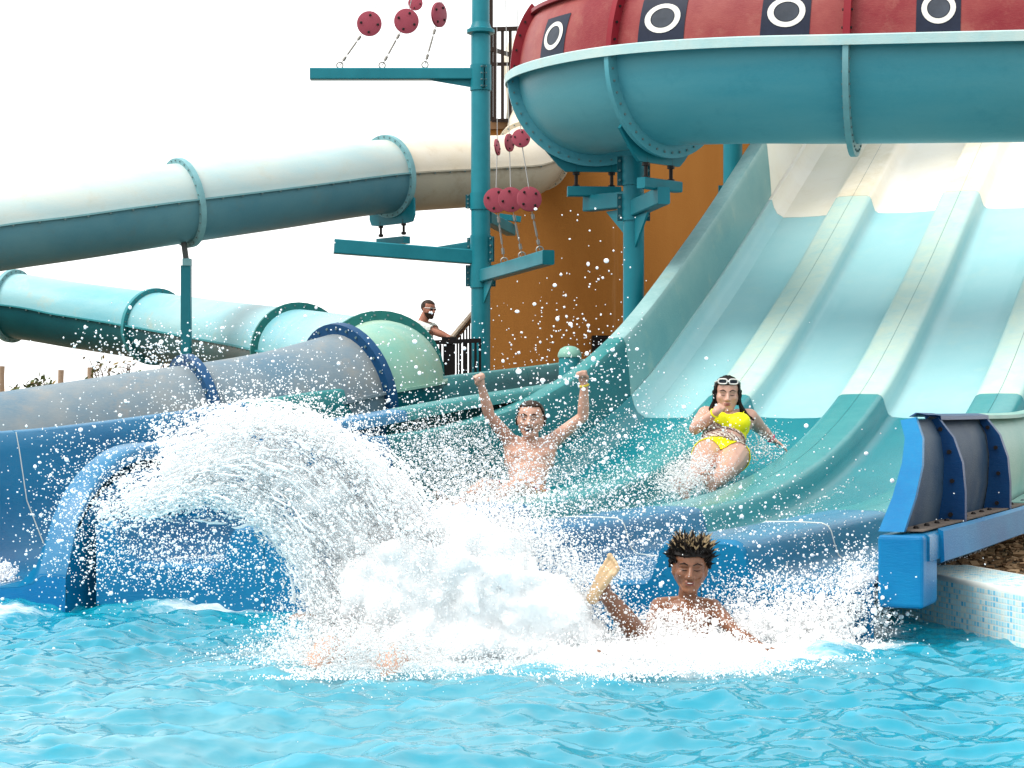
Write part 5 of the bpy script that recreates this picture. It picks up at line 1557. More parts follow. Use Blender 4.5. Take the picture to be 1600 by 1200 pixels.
# ---- boy in the pool
def boy():
    B = Blob(); r0 = Vector((.99, -.05, -.02)).normalized()
    N = at(1073, 936, 8.34); H = N + Vector((.0, -.17, -.32))
    up, f, T = torso(B, H, N, r0, hip=.105, waist=.095, chest=.112, dep=.078)
    sh = [at(1031, 948, 8.33), at(1113, 950, 8.31)]
    el = [at(1012, 995, 8.18), at(1148, 986, 8.16)]; wr_ = [at(1035, 1030, 8.02), at(1191, 1013, 8.03)]
    for k in (0, 1):
        B.cone(N - up * .02, sh[k], .036, .042); B.cone(T(.7) + r0 * (.06 if k else -.06), sh[k], .055, .042)
        B.chain([sh[k], sh[k].lerp(el[k], .5), el[k]], [.041, .036, .028]); B.chain([el[k], el[k].lerp(wr_[k], .35), wr_[k]], [.028, .028, .019])
    for sx in (-1, 1): B.ell(T(.74, .055) + r0 * sx * .05, r0 * .05, up * .036, f * .022)
    hand(B, wr_[1], at(1216, 1018, 7.99) - wr_[1], Vector((.05, -.35, -1)), -1, .80, .22, .12, .15)
    hand(B, wr_[0], Vector((.2, -.9, -.2)), Vector((0, 0, -1)), 1, .72, .2, .1, .2)
    kn = [at(990, 984, 7.98), at(1006, 1034, 7.86)]; an = [at(944, 925, 7.80), at(972, 1052, 7.62)]
    for k in (0, 1):
        hp = H + r0 * (.06 if k else -.06)
        B.chain([hp, hp.lerp(kn[k], .5), kn[k]], [.068, .060, .046]); B.chain([kn[k], kn[k].lerp(an[k], .35), an[k]], [.046, .045, .029])
    foot(B, an[0], at(924, 934, 7.755), at(961, 874, 7.735), .80)
    foot(B, an[1], an[1] + Vector((-.03, -.03, -.05)), an[1] + Vector((-.10, -.05, .10)), .78)
    h = 75 / FPX * 8.3; c = at(1078, 889, 8.28)
    r, f2, u = basis((-.06, -1, -.03), (.05, -.02, 1))
    B.chain([N - up * .02, c - u * .3 * h - f2 * .1 * h], [.042, .040])
    Lf = head(B, c, r, f2, u, h, jaw=.98, cheek=1.12, nose=1.18)
    o = B.fuse('person', skin('brown_wet_skin', (.185, .075, .040), (.27, .12, .065), .3), H, .0038, 2)
    tag(o, 'boy with bleached spiky hair splashing into the pool, one foot raised', 'person')
    face(o, Lf, h, r, f2, u, 'shut', 'hair_black', 'lip_dark', brow_w=.7)
    dots(o, 'mouth', M['mouthin'], [(Lf(0, .362, -.265), r * .07 * h, f2 * .022 * h, u * .026 * h)]); dots(o, 'teeth', M['teeth'], [(Lf(0, .374, -.256), r * .055 * h, f2 * .018 * h, u * .012 * h)])
    line = lambda x, y, z: ((z > .27 - .1 * x * x) | ((y < .02) & (z > .02) & (np.abs(x) > .2)) | ((y < -.2) & (z > -.22)))
    region(o, 'hair', M['hair_black'], lambda W: head_hair(W, c, r, f2, u, h, line), .012, thick=.01, wob=.010)
    rng = random.Random(12); dk = MB(); bl = MB()
    for k in range(620):
        a = rng.uniform(0, 2 * math.pi); e = rng.random() ** .8
        z = .14 + .36 * (1 - e) + rng.gauss(0, .02); x = math.cos(a) * (.16 + .20 * e); y = -.05 + math.sin(a) * (.16 + .25 * e)
        if y > .16 and z < .33: z = .36 + rng.random() * .08
        p = Lf(x, y, z); d = (r * x * 1.5 + f2 * (y + .05) * 1.0 + u * (.42 + .5 * (z - .15))).normalized()
        d = (d + Vector((rng.gauss(0, .22), rng.gauss(0, .22), rng.gauss(0, .15)))).normalized()
        L = h * rng.uniform(.16, .38) * (1.0 if z > .3 else .72)
        m = p + d * L * .6 + Vector((rng.gauss(0, .004), rng.gauss(0, .004), 0)); e_ = p + d * L + Vector((rng.gauss(0, .008), rng.gauss(0, .008), 0))
        dk.tube([p - d * .01, m], [.0062, .0048], 5)
        top_ = z > .30
        (bl if (top_ and rng.random() < .42) else dk).tube([m, e_], [.0046, .0012], 5)
    dk.build('hair_spikes', M['hair_black'], o, kind='stuff'); bl.build('bleached_tips', M['hair_blond'], o, kind='stuff')
    region(o, 'foot_sole', skin('pale_sole_skin', (.56, .36, .20), (.66, .46, .29)), lambda W: (np.linalg.norm(W - np.array(at(942, 906, 7.75), np.float32), axis=1) < .112) & (((W - np.array(at(942, 906, 7.75), np.float32)) @ np.array(((at(924, 934, 7.755) - an[0]) - (at(961, 874, 7.735) - at(924, 934, 7.755)).normalized() * (at(924, 934, 7.755) - an[0]).dot((at(961, 874, 7.735) - at(924, 934, 7.755)).normalized())).normalized(), np.float32)) > -.012), .0012, thick=.001)
boy()

# ---- attendant on the landing
def attendant():
    B = Blob(); fw = Vector((.88, -.48, 0)).normalized(); r0 = Z.cross(fw).normalized() * 1
    r0 = Vector((.48, .88, 0)).normalized()
    D_ = 24.9; LZ_ = .67
    N = at(659, 504, D_); H = at(655, 567, D_)
    up, f, T = torso(B, H, N, r0, hip=.165, waist=.155, chest=.18, dep=.12, belly=.015)
    if f.dot(fw) < 0: f = -f
    sh = [N - r0 * .185 - up * .045, N + r0 * .185 - up * .045]
    el = [at(680, 519, D_ - .22), at(682, 518, D_ + .05)]; wr_ = [at(697, 526, D_ - .24), at(699, 525, D_ - .05)]
    for k in (0, 1):
        B.cone(N - up * .03, sh[k], .06, .07); B.cone(T(.66), sh[k], .09, .068)
        B.chain([sh[k], sh[k].lerp(el[k], .5), el[k]], [.066, .058, .045]); B.chain([el[k], el[k].lerp(wr_[k], .35), wr_[k]], [.045, .044, .029])
    hand(B, wr_[0], at(706, 529, D_ - .24) - wr_[0], Vector((.1, .1, -1)), -1, 1.02, .45, .05, .3); hand(B, wr_[1], at(708, 528, D_ - .1) - wr_[1], Vector((.1, -.1, -1)), 1, 1.02, .45, .05, .3)
    for k in (0, 1):
        hp = H + r0 * (.09 if k else -.09); an = Vector((hp.x + .02 * (1 if k else -1), hp.y, LZ_ + .08)); kn = hp.lerp(an, .5) + fw * .03
        B.chain([hp, hp.lerp(kn, .5), kn], [.095, .085, .058]); B.chain([kn, kn.lerp(an, .35), an], [.058, .058, .036]); foot(B, an, an - fw * .05 - Vector((0, 0, .06)), an + fw * .2 - Vector((0, 0, .06)))
    h = 28.5 / FPX * D_; c = at(669.5, 483.5, D_ - .03)
    r, f2, u = basis((.80, -.60, -.12), (.12, 0, 1))
    B.chain([N - up * .02, c - u * .3 * h - f2 * .12 * h], [.066, .062])
    Lf = head(B, c, r, f2, u, h, jaw=1.05, nose=1.05)
    o = B.fuse('person', skin('sunburnt_skin', (.36, .14, .09), (.45, .20, .13), .5), Vector((H.x, H.y, LZ_)), .008, 3)
    tag(o, 'bearded attendant in a pale t-shirt leaning on the stair rail', 'person')
    face(o, Lf, h, r, f2, u, 'shut', 'hair_black', brow_w=.9)
    region(o, 'hair', M['hair_brown'], lambda W: head_hair(W, c, r, f2, u, h, lambda x, y, z: ((z > .31 - .05 * y) | ((y < .02) & (z > .06) & (np.abs(x) > .2)) | ((y < -.2) & (z > -.12)))), .007, thick=.006, wob=.003)
    region(o, 'beard', M['hair_brown'], lambda W: head_hair(W, c, r, f2, u, h, lambda x, y, z: (z < -.17 - .1 * np.maximum(0, .2 - y)) & (z > -.62) & (y > .02 - .3 * np.minimum(0, z + .3)) & ~((np.abs(z + .265) < .03) & (np.abs(x) < .08))), .008, thick=.007, wob=.004)
    Hn = np.array(H, np.float32); un = np.array(up, np.float32); SL = (N - H).length
    arms = [(np.array(sh[k], np.float32), np.array(el[k], np.float32)) for k in (0, 1)]
    def shirt(W):
        a = ((W - Hn) @ un) / SL; m = (a > -.02) & (a < 1.0)
        for p, q in arms:
            ab = q - p; t_ = ((W - p) @ ab) / (ab @ ab); d = np.linalg.norm(W - (p + np.clip(t_, 0, 1.6)[:, None] * ab), axis=1); m &= ~((t_ > .82) & (d < .095) & (((W - Hn) @ np.array(fw, np.float32)) > .06))
        for p, q in zip(el, wr_):
            p = np.array(p, np.float32); q = np.array(q, np.float32); ab = q - p; t_ = np.clip(((W - p) @ ab) / (ab @ ab), 0, 2.2); m &= np.linalg.norm(W - (p + t_[:, None] * ab), axis=1) > .075
        return m
    ts = NT('pale_grey_green_t_shirt'); ts.principled(ts.mix(ts.tex(6), (.55, .58, .54), (.66, .68, .64)), .8, ts.bump(ts.tex(14, 4), .01, .5))
    sh_o = region(o, 't_shirt', ts.m, shirt, .022, thick=.014, wob=.008)
    region(o, 'shorts', plain('black_shorts', (.012, .012, .014), .7), lambda W: (((W - Hn) @ un) / SL < .02) & (W[:, 2] > H.z - .42), .02, thick=.012)
    # printed words on the chest
    cu = bpy.data.curves.new('shirt_print', 'FONT'); cu.body = 'ACADEMY'; cu.size = .072; cu.align_x = 'CENTER'; cu.extrude = .001
    to = bpy.data.objects.new('shirt_print', cu); COL.objects.link(to)
    bpy.context.view_layer.update(); dg = bpy.context.evaluated_depsgraph_get(); me = bpy.data.meshes.new_from_object(to.evaluated_get(dg)); bpy.data.objects.remove(to)
    me.materials.clear(); me.materials.append(plain('grey_print', (.10, .11, .11), .7))
    po = bpy.data.objects.new('shirt_print', me); COL.objects.link(po); po.parent = o
    pn = (f * .8 - r0 * .6).normalized(); xx = Z.cross(pn).normalized(); mt = Matrix((xx, Z, pn)).transposed()
    # let the print follow the chest
    cpt = T(.72) + pn * .3
    bpy.context.view_layer.update()
    for v in me.vertices:
        p = cpt + mt @ Vector(v.co) - Vector(o.location)
        ok, hit, nn, fi = o.ray_cast(p, -pn)
        v.co = (hit + pn * .034) if ok else (p - pn * .16)
    # sunglasses with white arms
    g = MB()
    for sx in (-1, 1): g.tube([Lf(sx * .27, .31, .07), Lf(sx * .36, .0, .06)], .022 * h, 6)
    g.tube([Lf(-.27, .31, .08), Lf(0, .39, .09), Lf(.27, .31, .08)], .02 * h, 6)
    so = g.build('sunglasses', plain('white_frame', (.8, .78, .76), .3), o, smooth=True)
    dots(so, 'lens', plain('black_lens', (.012, .012, .015), .15), [(Lf(sx * .14, .33, .03), r * .105 * h, f2 * .05 * h, u * .065 * h) for sx in (-1, 1)])
attendant()

# ---- swimmer hidden in the big splash, knees just showing
def swimmer():
    B = Blob(); r0 = Vector((.95, -.2, 0)).normalized()
    H = Vector((-.50, 7.98, -.14)); N = Vector((-.36, 8.36, .06))
    up, f, T = torso(B, H, N, r0, hip=.16, waist=.15, chest=.165, dep=.11)
    if f.z < 0: f = -f
    kn = [at(513, 1016, 7.62), at(610, 1030, 7.56)]; an = [at(468, 1072, 7.36), at(606, 1095, 7.30)]
    for k in (0, 1):
        hp = H + r0 * (.09 if k else -.09)
        B.chain([hp, hp.lerp(kn[k], .5), kn[k]], [.092, .080, .062]); B.chain([kn[k], kn[k].lerp(an[k], .4), an[k]], [.062, .055, .036])
    foot(B, an[0], an[0] + Vector((.02, .03, -.05)), an[0] + Vector((-.16, -.05, .03))); foot(B, an[1], an[1] + Vector((0, .03, -.06)), an[1] + Vector((-.03, -.15, .04)))
    sh = [N - r0 * .19, N + r0 * .19]; el = [N + Vector((-.36, -.12, .02)), N + Vector((.36, -.16, -.06))]; wr_ = [N + Vector((-.44, -.36, .06)), at(800, 1022, 7.95)]
    for k in (0, 1):
        B.cone(N, sh[k], .06, .064); B.chain([sh[k], el[k]], [.058, .042]); B.chain([el[k], wr_[k]], [.042, .028])
    hand(B, wr_[0], Vector((-.5, -.6, .3)), Vector((0, 0, -1)), 1, 1, .2, .1, .2); hand(B, wr_[1], Vector((.7, -.4, .3)), Vector((0, -.4, -1)), -1, 1, .3, .1, .2)
    c = Vector((-.30, 8.50, .20)); h = .235; r, f2, u = basis((0, -1, .35), (0, .3, 1)); B.chain([N, c - u * .3 * h], [.06, .055]); Lf = head(B, c, r, f2, u, h)
    o = B.fuse('person', skin('pale_wet_skin', (.60, .36, .27), (.70, .45, .35)), H, .0075, 3)
    tag(o, 'swimmer swallowed by the big splash, pale knees just showing', 'person')
    face(o, Lf, h, r, f2, u, 'shut', 'hair_brown')
    region(o, 'hair', M['hair_brown'], lambda W: head_hair(W, c, r, f2, u, h, lambda x, y, z: (z > .3) | ((y < -.05) & (z > -.1))), .008, thick=.007)
    Hn = np.array(H, np.float32)
    region(o, 'swim_shorts', plain('dark_navy_shorts', (.02, .025, .04), .6), lambda W: (np.linalg.norm(W - Hn, axis=1) < .30) & (W[:, 1] < 8.12), .014, thick=.01)
swimmer()
# ------------------------------------------------------------------ splash: flying water, broken into drops, and froth
def vnoise(n=512, octs=((8, .5), (20, .3), (48, .2)), seed=1):
    rng = np.random.default_rng(seed); out = np.zeros((n, n))
    for k, w in octs:
        g = rng.random((k + 1, k + 1)); x = np.linspace(0, k - 1e-6, n); i = x.astype(int); f = x - i; f = f * f * (3 - 2 * f)
        a = g[i][:, i] * (1 - f)[None] + g[i][:, i + 1] * f[None]; b_ = g[i + 1][:, i] * (1 - f)[None] + g[i + 1][:, i + 1] * f[None]
        out += w * (a * (1 - f)[:, None] + b_ * f[:, None])
    return (out - out.min()) / (out.max() - out.min())
NZ = vnoise()
def nz(u, v, sc):
    return NZ[((v * sc) % 512).astype(int), ((u * sc) % 512).astype(int)]
def water_mat():
    t = NT('aerated_white_water')
    df = t.n('ShaderNodeBsdfDiffuse'); df.inputs[0].default_value = (.975, .98, .985, 1)
    tl = t.n('ShaderNodeBsdfTranslucent'); tl.inputs[0].default_value = (.975, .98, .985, 1)
    tp = t.n('ShaderNodeBsdfTransparent')
    a = t.n('ShaderNodeMixShader'); a.inputs[0].default_value = .35; t.l(df.outputs[0], a.inputs[1]); t.l(tl.outputs[0], a.inputs[2])
    b = t.n('ShaderNodeMixShader'); b.inputs[0].default_value = .0; t.l(a.outputs[0], b.inputs[1]); t.l(tp.outputs[0], b.inputs[2])
    t.l(b.outputs[0], t.out.inputs[0]); return t.m
M['whitewater'] = water_mat()
OCT_V = np.array([(1, 0, 0), (-1, 0, 0), (0, 1, 0), (0, -1, 0), (0, 0, 1), (0, 0, -1)], np.float32)
OCT_F = np.array([(0, 2, 4), (2, 1, 4), (1, 3, 4), (3, 0, 4), (2, 0, 5), (1, 2, 5), (3, 1, 5), (0, 3, 5)], np.int32)
TET_V = np.array([(1, 1, 1), (-1, -1, 1), (-1, 1, -1), (1, -1, -1)], np.float32) * .8
TET_F = np.array([(0, 2, 1), (0, 1, 3), (0, 3, 2), (1, 2, 3)], np.int32)
bm_ = bmesh.new(); bmesh.ops.create_icosphere(bm_, subdivisions=2, radius=1.0)
ICO_V = np.array([v.co[:] for v in bm_.verts], np.float32); ICO_F = np.array([[v.index for v in f.verts] for f in bm_.faces], np.int32); bm_.free()
def drops(name, pos, rad, stretch=None, sdir=None):
    """all drops of one spray as one mesh: tiny ones faceted, large ones rounded"""
    Vs = []; Fs = []; base = 0
    px = rad / pos[:, 1] * FPX
    for (V, F_), sel in (((TET_V, TET_F), px < 1.15), ((OCT_V, OCT_F), (px >= 1.15) & (px < 2.7)), ((ICO_V, ICO_F), px >= 2.7)):
        if not sel.any(): continue
        p = pos[sel]; r_ = rad[sel]; n = len(p)
        th = RNG.random(n) * 6.28; c_, s_ = np.cos(th), np.sin(th)
        v = np.repeat(V[None], n, 0).astype(np.float32)
        x = v[..., 0] * c_[:, None] - v[..., 2] * s_[:, None]; z = v[..., 0] * s_[:, None] + v[..., 2] * c_[:, None]
        v = np.stack([x, v[..., 1], z], -1)
        v *= (RNG.random((n, 1, 3)) * .5 + .75)
        if stretch is not None:
            sd = sdir[sel]; k = stretch[sel]; dt = (v * sd[:, None, :]).sum(-1)
            v += sd[:, None, :] * (dt * (k - 1)[:, None])[..., None]
        v = v * r_[:, None, None] + p[:, None, :]
        Vs.append(v.reshape(-1, 3)); Fs.append((F_[None] + (np.arange(n, dtype=np.int32) * len(V))[:, None, None] + base).reshape(-1, 3)); base += n * len(V)
    V = np.concatenate(Vs).astype(np.float32); F_ = np.concatenate(Fs).astype(np.int32)
    me = bpy.data.meshes.new(name)
    me.vertices.add(len(V)); me.vertices.foreach_set('co', V.ravel()); me.loops.add(F_.size); me.loops.foreach_set('vertex_index', F_.ravel())
    me.polygons.add(len(F_)); me.polygons.foreach_set('loop_start', np.arange(0, F_.size, 3, dtype=np.int32)); me.polygons.foreach_set('use_smooth', np.ones(len(F_), bool)); me.update()
    me.materials.append(M['whitewater'])
    o = bpy.data.objects.new(name, me); COL.objects.link(o)
    return tag(o, kind='stuff')
def world_of(u, v, d):
    return np.stack([(u - 800) / FPX * d, d, EYE + (HZ - v) / FPX * d], -1)
def strand(pts, N, dens_noise=.35, sc=1.6, tail=0.0):
    """points along a curved sheet of water: pts = (u, v, full width, weight)"""
    P_ = np.array(pts, float); seg = np.hypot(np.diff(P_[:, 0]), np.diff(P_[:, 1])); w = seg * (P_[:-1, 2] + P_[1:, 2]) * .5 * (P_[:-1, 3] + P_[1:, 3]) * .5
    k = RNG.choice(len(seg), N, p=w / w.sum()); f = RNG.random(N)
    c = P_[k] * (1 - f)[:, None] + P_[k + 1] * f[:, None]
    tx, ty = (P_[k + 1, 0] - P_[k, 0]) / seg[k], (P_[k + 1, 1] - P_[k, 1]) / seg[k]
    o = RNG.normal(0, .36, N)
    u = c[:, 0] - ty * o * c[:, 2]; v = c[:, 1] + tx * o * c[:, 2]
    keep = nz(u, v, sc) > dens_noise * RNG.random(N) * 1.6
    return u[keep], v[keep], tx[keep], ty[keep]
def gauss(cu, cv, su, sv, N, cut=None):
    u = RNG.normal(cu, su, N); v = RNG.normal(cv, sv, N); return u, v
def radii(n, med, sig, lo=.55, hi=2.9): return np.clip(med * np.exp(RNG.normal(0, sig, n)), lo, hi)
def clampd(v, d): return np.where(v > HZ + 5, np.minimum(d, FPX * EYE / np.maximum(v - HZ, 5) - .03), d)

OUT = [(690, 900, 80, 1.0), (640, 815, 62, 1.0), (590, 745, 50, 1.0), (525, 690, 44, 1.0), (455, 660, 40, 1.0), (385, 655, 42, .8), (320, 675, 50, .55), (255, 708, 55, .3)]
MID = [(640, 960, 140, 1.0), (585, 880, 125, 1.0), (530, 805, 110, 1.0), (470, 745, 92, .95), (400, 715, 80, .9), (330, 720, 75, .8), (260, 745, 65, .6), (190, 772, 50, .35)]
INN = [(545, 1010, 60, 1.0), (512, 950, 48, 1.0), (486, 890, 38, 1.0), (448, 830, 34, 1.0), (395, 788, 36, 1.0), (330, 768, 40, .95), (265, 772, 42, .8), (200, 788, 40, .5), (150, 808, 36, .22)]
pos = []; rad = []; sd = []; st = []
def put(u, v, d, r_px, tx=None, ty=None, stretch=1.0):
    d = clampd(v, d); p = world_of(u, v, d); pos.append(p); rad.append(r_px / FPX * d)
    if tx is None: sd.append(np.tile(np.array([[0, 0, 1.0]]), (len(u), 1))); st.append(np.ones(len(u)))
    else: sd.append(np.stack([tx, np.zeros_like(tx), -ty], -1)); st.append(1 + (stretch - 1) * RNG.random(len(u)))
def flush(name):
    o = drops(name, np.concatenate(pos), np.concatenate(rad).astype(np.float32), np.concatenate(st), np.concatenate(sd)); pos.clear(); rad.clear(); sd.clear(); st.clear(); return o
for pts, N, nzk, e_m, a_m, a_s in ((OUT, 20000, .30, 36, -1.7, 1.2), (MID, 17000, .35, 26, -1.9, 1.3), (INN, 12000, .25, 11, 1.0, 1.4)):
    u, v, tx, ty = strand(pts, N, nzk)
    put(u, v, RNG.normal(7.86, .12, len(u)), radii(len(u), 1.05, .42), tx, ty, 2.6)
    # loose spray thrown off the sheet
    k = RNG.choice(len(u), N // 2); e = RNG.exponential(e_m, len(k)); a = RNG.normal(a_m, a_s, len(k))
    put(u[k] + np.cos(a) * e, v[k] + np.sin(a) * e, RNG.normal(7.9, .25, len(k)), radii(len(k), .92, .42))
for (cu, cv, su, sv, N, d0) in [(660, 940, 100, 75, 7000, 7.95), (770, 880, 62, 56, 6000, 7.95), (705, 825, 45, 38, 2600, 7.95), (850, 945, 70, 40, 5000, 7.92), (880, 990, 45, 24, 2600, 7.9), (690, 1022, 135, 14, 7000, 7.66), (800, 830, 36, 40, 1500, 7.95), (525, 985, 46, 44, 3000, 7.8), (560, 1022, 80, 18, 4000, 7.55), (470, 1042, 44, 14, 1600, 7.5), (640, 930, 80, 50, 1500, 7.7), (800, 850, 42, 42, 3500, 7.85), (900, 950, 36, 32, 2600, 7.85), (745, 825, 40, 30, 2600, 7.85), (470, 1000, 32, 34, 2200, 7.7)]:
    u, v = gauss(cu, cv, su, sv, N); ok = v < 1062; u, v = u[ok], v[ok]
    put(u, v, RNG.normal(d0, .10, len(u)), radii(len(u), 1.0, .42))
u, v = gauss(735, 925, 100, 56, 5200); ok = (v < 1040) & (nz(u, v, 3.1) > .45); put(u[ok], v[ok], RNG.normal(7.66, .05, ok.sum()), radii(ok.sum(), .7, .4, hi=1.9))
for k_ in range(2):
    th = RNG.uniform(-3.3, .2, 5200); rr_ = RNG.normal(1.0, .16, 5200); cu_, cv_, au, av = [(655, 935, 118, 100), (800, 925, 112, 92)][k_]
    u = cu_ + np.cos(th) * au * rr_; v = cv_ + np.sin(th) * av * rr_; ok = (v < 1045) & (nz(u, v, 2.4) > .4); u, v = u[ok], v[ok]
    put(u, v, RNG.normal(7.82, .08, len(u)), radii(len(u), .85, .4, hi=2.2))
u, v = gauss(565, 1010, 70, 24, 4200); put(u, v, RNG.normal(7.32, .05, len(u)), radii(len(u), 1.0, .4))
u, v = gauss(985, 1022, 36, 9, 1600); put(u, v, RNG.normal(7.5, .05, len(u)), radii(len(u), 1.0, .4))
flush('splash_spray')
for (cu, cv, su, sv, N, d0) in [(1050, 1008, 60, 12, 9500, 8.05), (985, 1020, 90, 16, 9000, 7.8), (1180, 980, 60, 22, 9500, 8.32), (1285, 970, 45, 24, 9000, 8.4), (1340, 930, 22, 30, 5600, 8.5), (1265, 1008, 45, 10, 4500, 8.2), (1015, 975, 26, 14, 1500, 8.15), (1056, 972, 24, 12, 1300, 8.1), (1200, 925, 60, 26, 1800, 8.5), (940, 1040, 80, 10, 3000, 7.5), (1090, 1040, 80, 8, 3500, 7.5), (1150, 965, 40, 30, 500, 8.0)]:
    u, v = gauss(cu, cv, su, sv, N); keep = nz(u, v, 2.3) > .32 * RNG.random(N) * 1.6; u, v = u[keep], v[keep]
    put(u, v, RNG.normal(d0, .12, len(u)), radii(len(u), 1.05, .42))
for k in range(16):       # little jets of the crest at right
    a = RNG.normal(-1.15, .45); L = RNG.uniform(30, 85); n = 150; f = RNG.random(n) ** .8
    u = 1325 + RNG.normal(0, 22) + np.cos(a) * L * f + RNG.normal(0, 2.5, n); v = 965 + RNG.normal(0, 14) + np.sin(a) * L * f + 18 * f * f + RNG.normal(0, 2.5, n)
    put(u, v, np.full(n, 8.45) + RNG.normal(0, .05, n), radii(n, 1.5, .5))
flush('wake_spray')
NF = 7000; u = RNG.uniform(90, 1010, NF); v = 800 - RNG.exponential(105, NF); ok = (v > 470) & (RNG.random(NF) < np.where(u < 300, (u - 90) / 260, 1)); u, v = u[ok], v[ok]
put(u, v, RNG.uniform(8.6, 11.5, len(u)), radii(len(u), 1.05, .45, hi=3.2))
n = 260; u = RNG.normal(905, 45, n); v = 600 - RNG.exponential(95, n); ok = v > 320; put(u[ok], v[ok], RNG.uniform(9, 12, ok.sum()), radii(ok.sum(), 1.4, .5, hi=4.2))
n = 420; u = RNG.normal(225, 60, n); v = RNG.normal(545, 18, n); ok = v > 505; put(u[ok], v[ok], RNG.uniform(9, 11, ok.sum()), radii(ok.sum(), 1.4, .35, hi=3))
for (cu, cv, su, sv, N) in [(150, 800, 55, 70, 2200), (300, 870, 90, 35, 2400), (930, 870, 120, 45, 2600), (1230, 850, 120, 50, 700), (980, 760, 160, 70, 1100), (1150, 880, 60, 40, 500)]:
    u, v = gauss(cu, cv, su, sv, N); put(u, v, RNG.uniform(8.55, 9.8, N), radii(N, 1.0, .45, hi=3.0))
n = 1200; u = RNG.normal(2, 12, n); v = RNG.normal(905, 12, n); put(u, v, RNG.normal(10.6, .1, n), radii(n, 1.6, .4))
flush('flying_droplets')
for (cu, cv, su, sv, N, d0, ds) in [(775, 786, 36, 14, 3500, 13.2, .25), (725, 735, 52, 34, 5000, 13.0, .3), (815, 750, 26, 18, 500, 13.35, .1), (690, 700, 50, 34, 3000, 12.6, .3), (1088, 742, 24, 16, 3600, 13.75, .15), (1062, 756, 22, 14, 1800, 13.5, .12), (1070, 690, 36, 30, 900, 14.0, .3), (1190, 700, 22, 16, 900, 14.7, .15), (905, 700, 60, 40, 1500, 13.6, .4), (900, 780, 110, 30, 2200, 12.4, .4)]:
    u, v = gauss(cu, cv, su, sv, N); keep = nz(u, v, 2.0) > .3 * RNG.random(N) * 1.6; u, v = u[keep], v[keep]
    put(u, v, RNG.normal(d0, ds, len(u)), radii(len(u), .72, .4, hi=2.2))
# beads and broken film of water running down the lanes
for q_ in (-1.70, -.575, .575, 1.62):
    n = 2600; t_ = RNG.uniform(-2.8, 3.2, n); qq = q_ + RNG.uniform(-.32, .32, n); keep = NZ[((t_ * 22) % 512).astype(int), ((qq * 260 + 300) % 512).astype(int)] > .52
    t_, qq = t_[keep], qq[keep]; P3 = np.array([SP(a, b, .004) for a, b in zip(qq, t_)]); pos.append(P3); rad.append(radii(len(P3), .8, .4, hi=1.8) / FPX * P3[:, 1]); sd.append(np.tile(np.array([[-.4067, -.9135, 0]]), (len(P3), 1))); st.append(1 + 3 * RNG.random(len(P3)))
for (cu, cv, su, sv, N, d0) in [(985, 912, 45, 16, 1500, 9.0), (1265, 922, 60, 14, 1500, 8.6), (870, 905, 50, 18, 1800, 9.2)]:
    u, v = gauss(cu, cv, su, sv, N); put(u, v, RNG.normal(d0, .1, N), radii(N, 1.0, .4, hi=2.2))
flush('slide_spray')

def froth(name, samples, voxel=.012, seed=0, smooth=1):
    """dense froth: thousands of small bubbles of water fused into one lumpy body"""
    B = Blob(); rng = np.random.default_rng(seed)
    for (p, r_) in samples:
        ax = Vector((1, 0, 0)) * r_ * rng.uniform(.8, 1.25); ay = Vector((0, 1, 0)) * r_ * rng.uniform(.8, 1.2); az = Vector((0, 0, 1)) * r_ * rng.uniform(.75, 1.15)
        B.ell(p, ax, ay, az, n=8, k=5)
    o = B.fuse(name, M['whitewater'], (0, 0, 0), voxel, smooth)
    return tag(o, kind='stuff')
S = []
for pts, N, wsc, rlo, rhi in ((OUT[:7], 420, .5, 3, 8), (MID[:7], 800, .62, 5, 13), (INN[:8], 520, .55, 3, 9)):
    u, v, tx, ty = strand([(a, b, w * wsc, k) for a, b, w, k in pts], N, .75)
    d = clampd(v, RNG.normal(7.93, .05, len(u))); q = world_of(u, v, d)
    for p, rr, vv in zip(q, RNG.uniform(rlo, rhi, len(u)), v): S.append((Vector(p), rr / FPX * 7.97 * (1.0 if vv < 860 else 1.3)))
SC_ = []
for (cu, cv, su, sv, N, r0_, r1_, d0) in [(650, 940, 64, 48, 620, 9, 26, 7.78), (755, 898, 42, 40, 400, 7, 20, 7.80), (828, 952, 48, 27, 360, 8, 19, 7.78), (715, 850, 34, 34, 160, 6, 15, 7.84), (880, 988, 36, 14, 120, 8, 18, 7.83), (690, 1006, 96, 14, 330, 7, 16, 7.72), (590, 895, 34, 42, 150, 10, 22, 7.88)]:
    u, v = gauss(cu, cv, su, sv, N); ok = (v < 1035) & (((u - cu) / su) ** 2 + ((v - cv) / sv) ** 2 < 3.4); u, v = u[ok], v[ok]; q = world_of(u, v, clampd(v, RNG.normal(d0, .05, len(u))))
    for p, rr in zip(q, RNG.uniform(r0_, r1_, len(u)) ** .97): SC_.append((Vector(p), rr / FPX * 8.0))
BASE_, SC_ = SC_, []
u, v, tx, ty = strand([(a, b, w * .5, k) for a, b, w, k in MID[:7]] , 760, .4)
for p, rr, vv in zip(world_of(u, v, clampd(v, RNG.normal(7.88, .03, len(u)))), RNG.uniform(6, 15, len(u)), v): SC_.append((Vector(p), rr / FPX * 7.9 * (.75 if vv < 760 else 1)))
u, v, tx, ty = strand([(a, b, w * .5, k) for a, b, w, k in OUT[:6]], 420, .4)
for p, rr, vv in zip(world_of(u, v, clampd(v, RNG.normal(7.9, .03, len(u)))), RNG.uniform(4, 9, len(u)), v): SC_.append((Vector(p), rr / FPX * 7.9))
froth('splash_core', SC_, .0095, 5, 2)
ob = froth('splash_mound', BASE_, .0105, 6, 34)
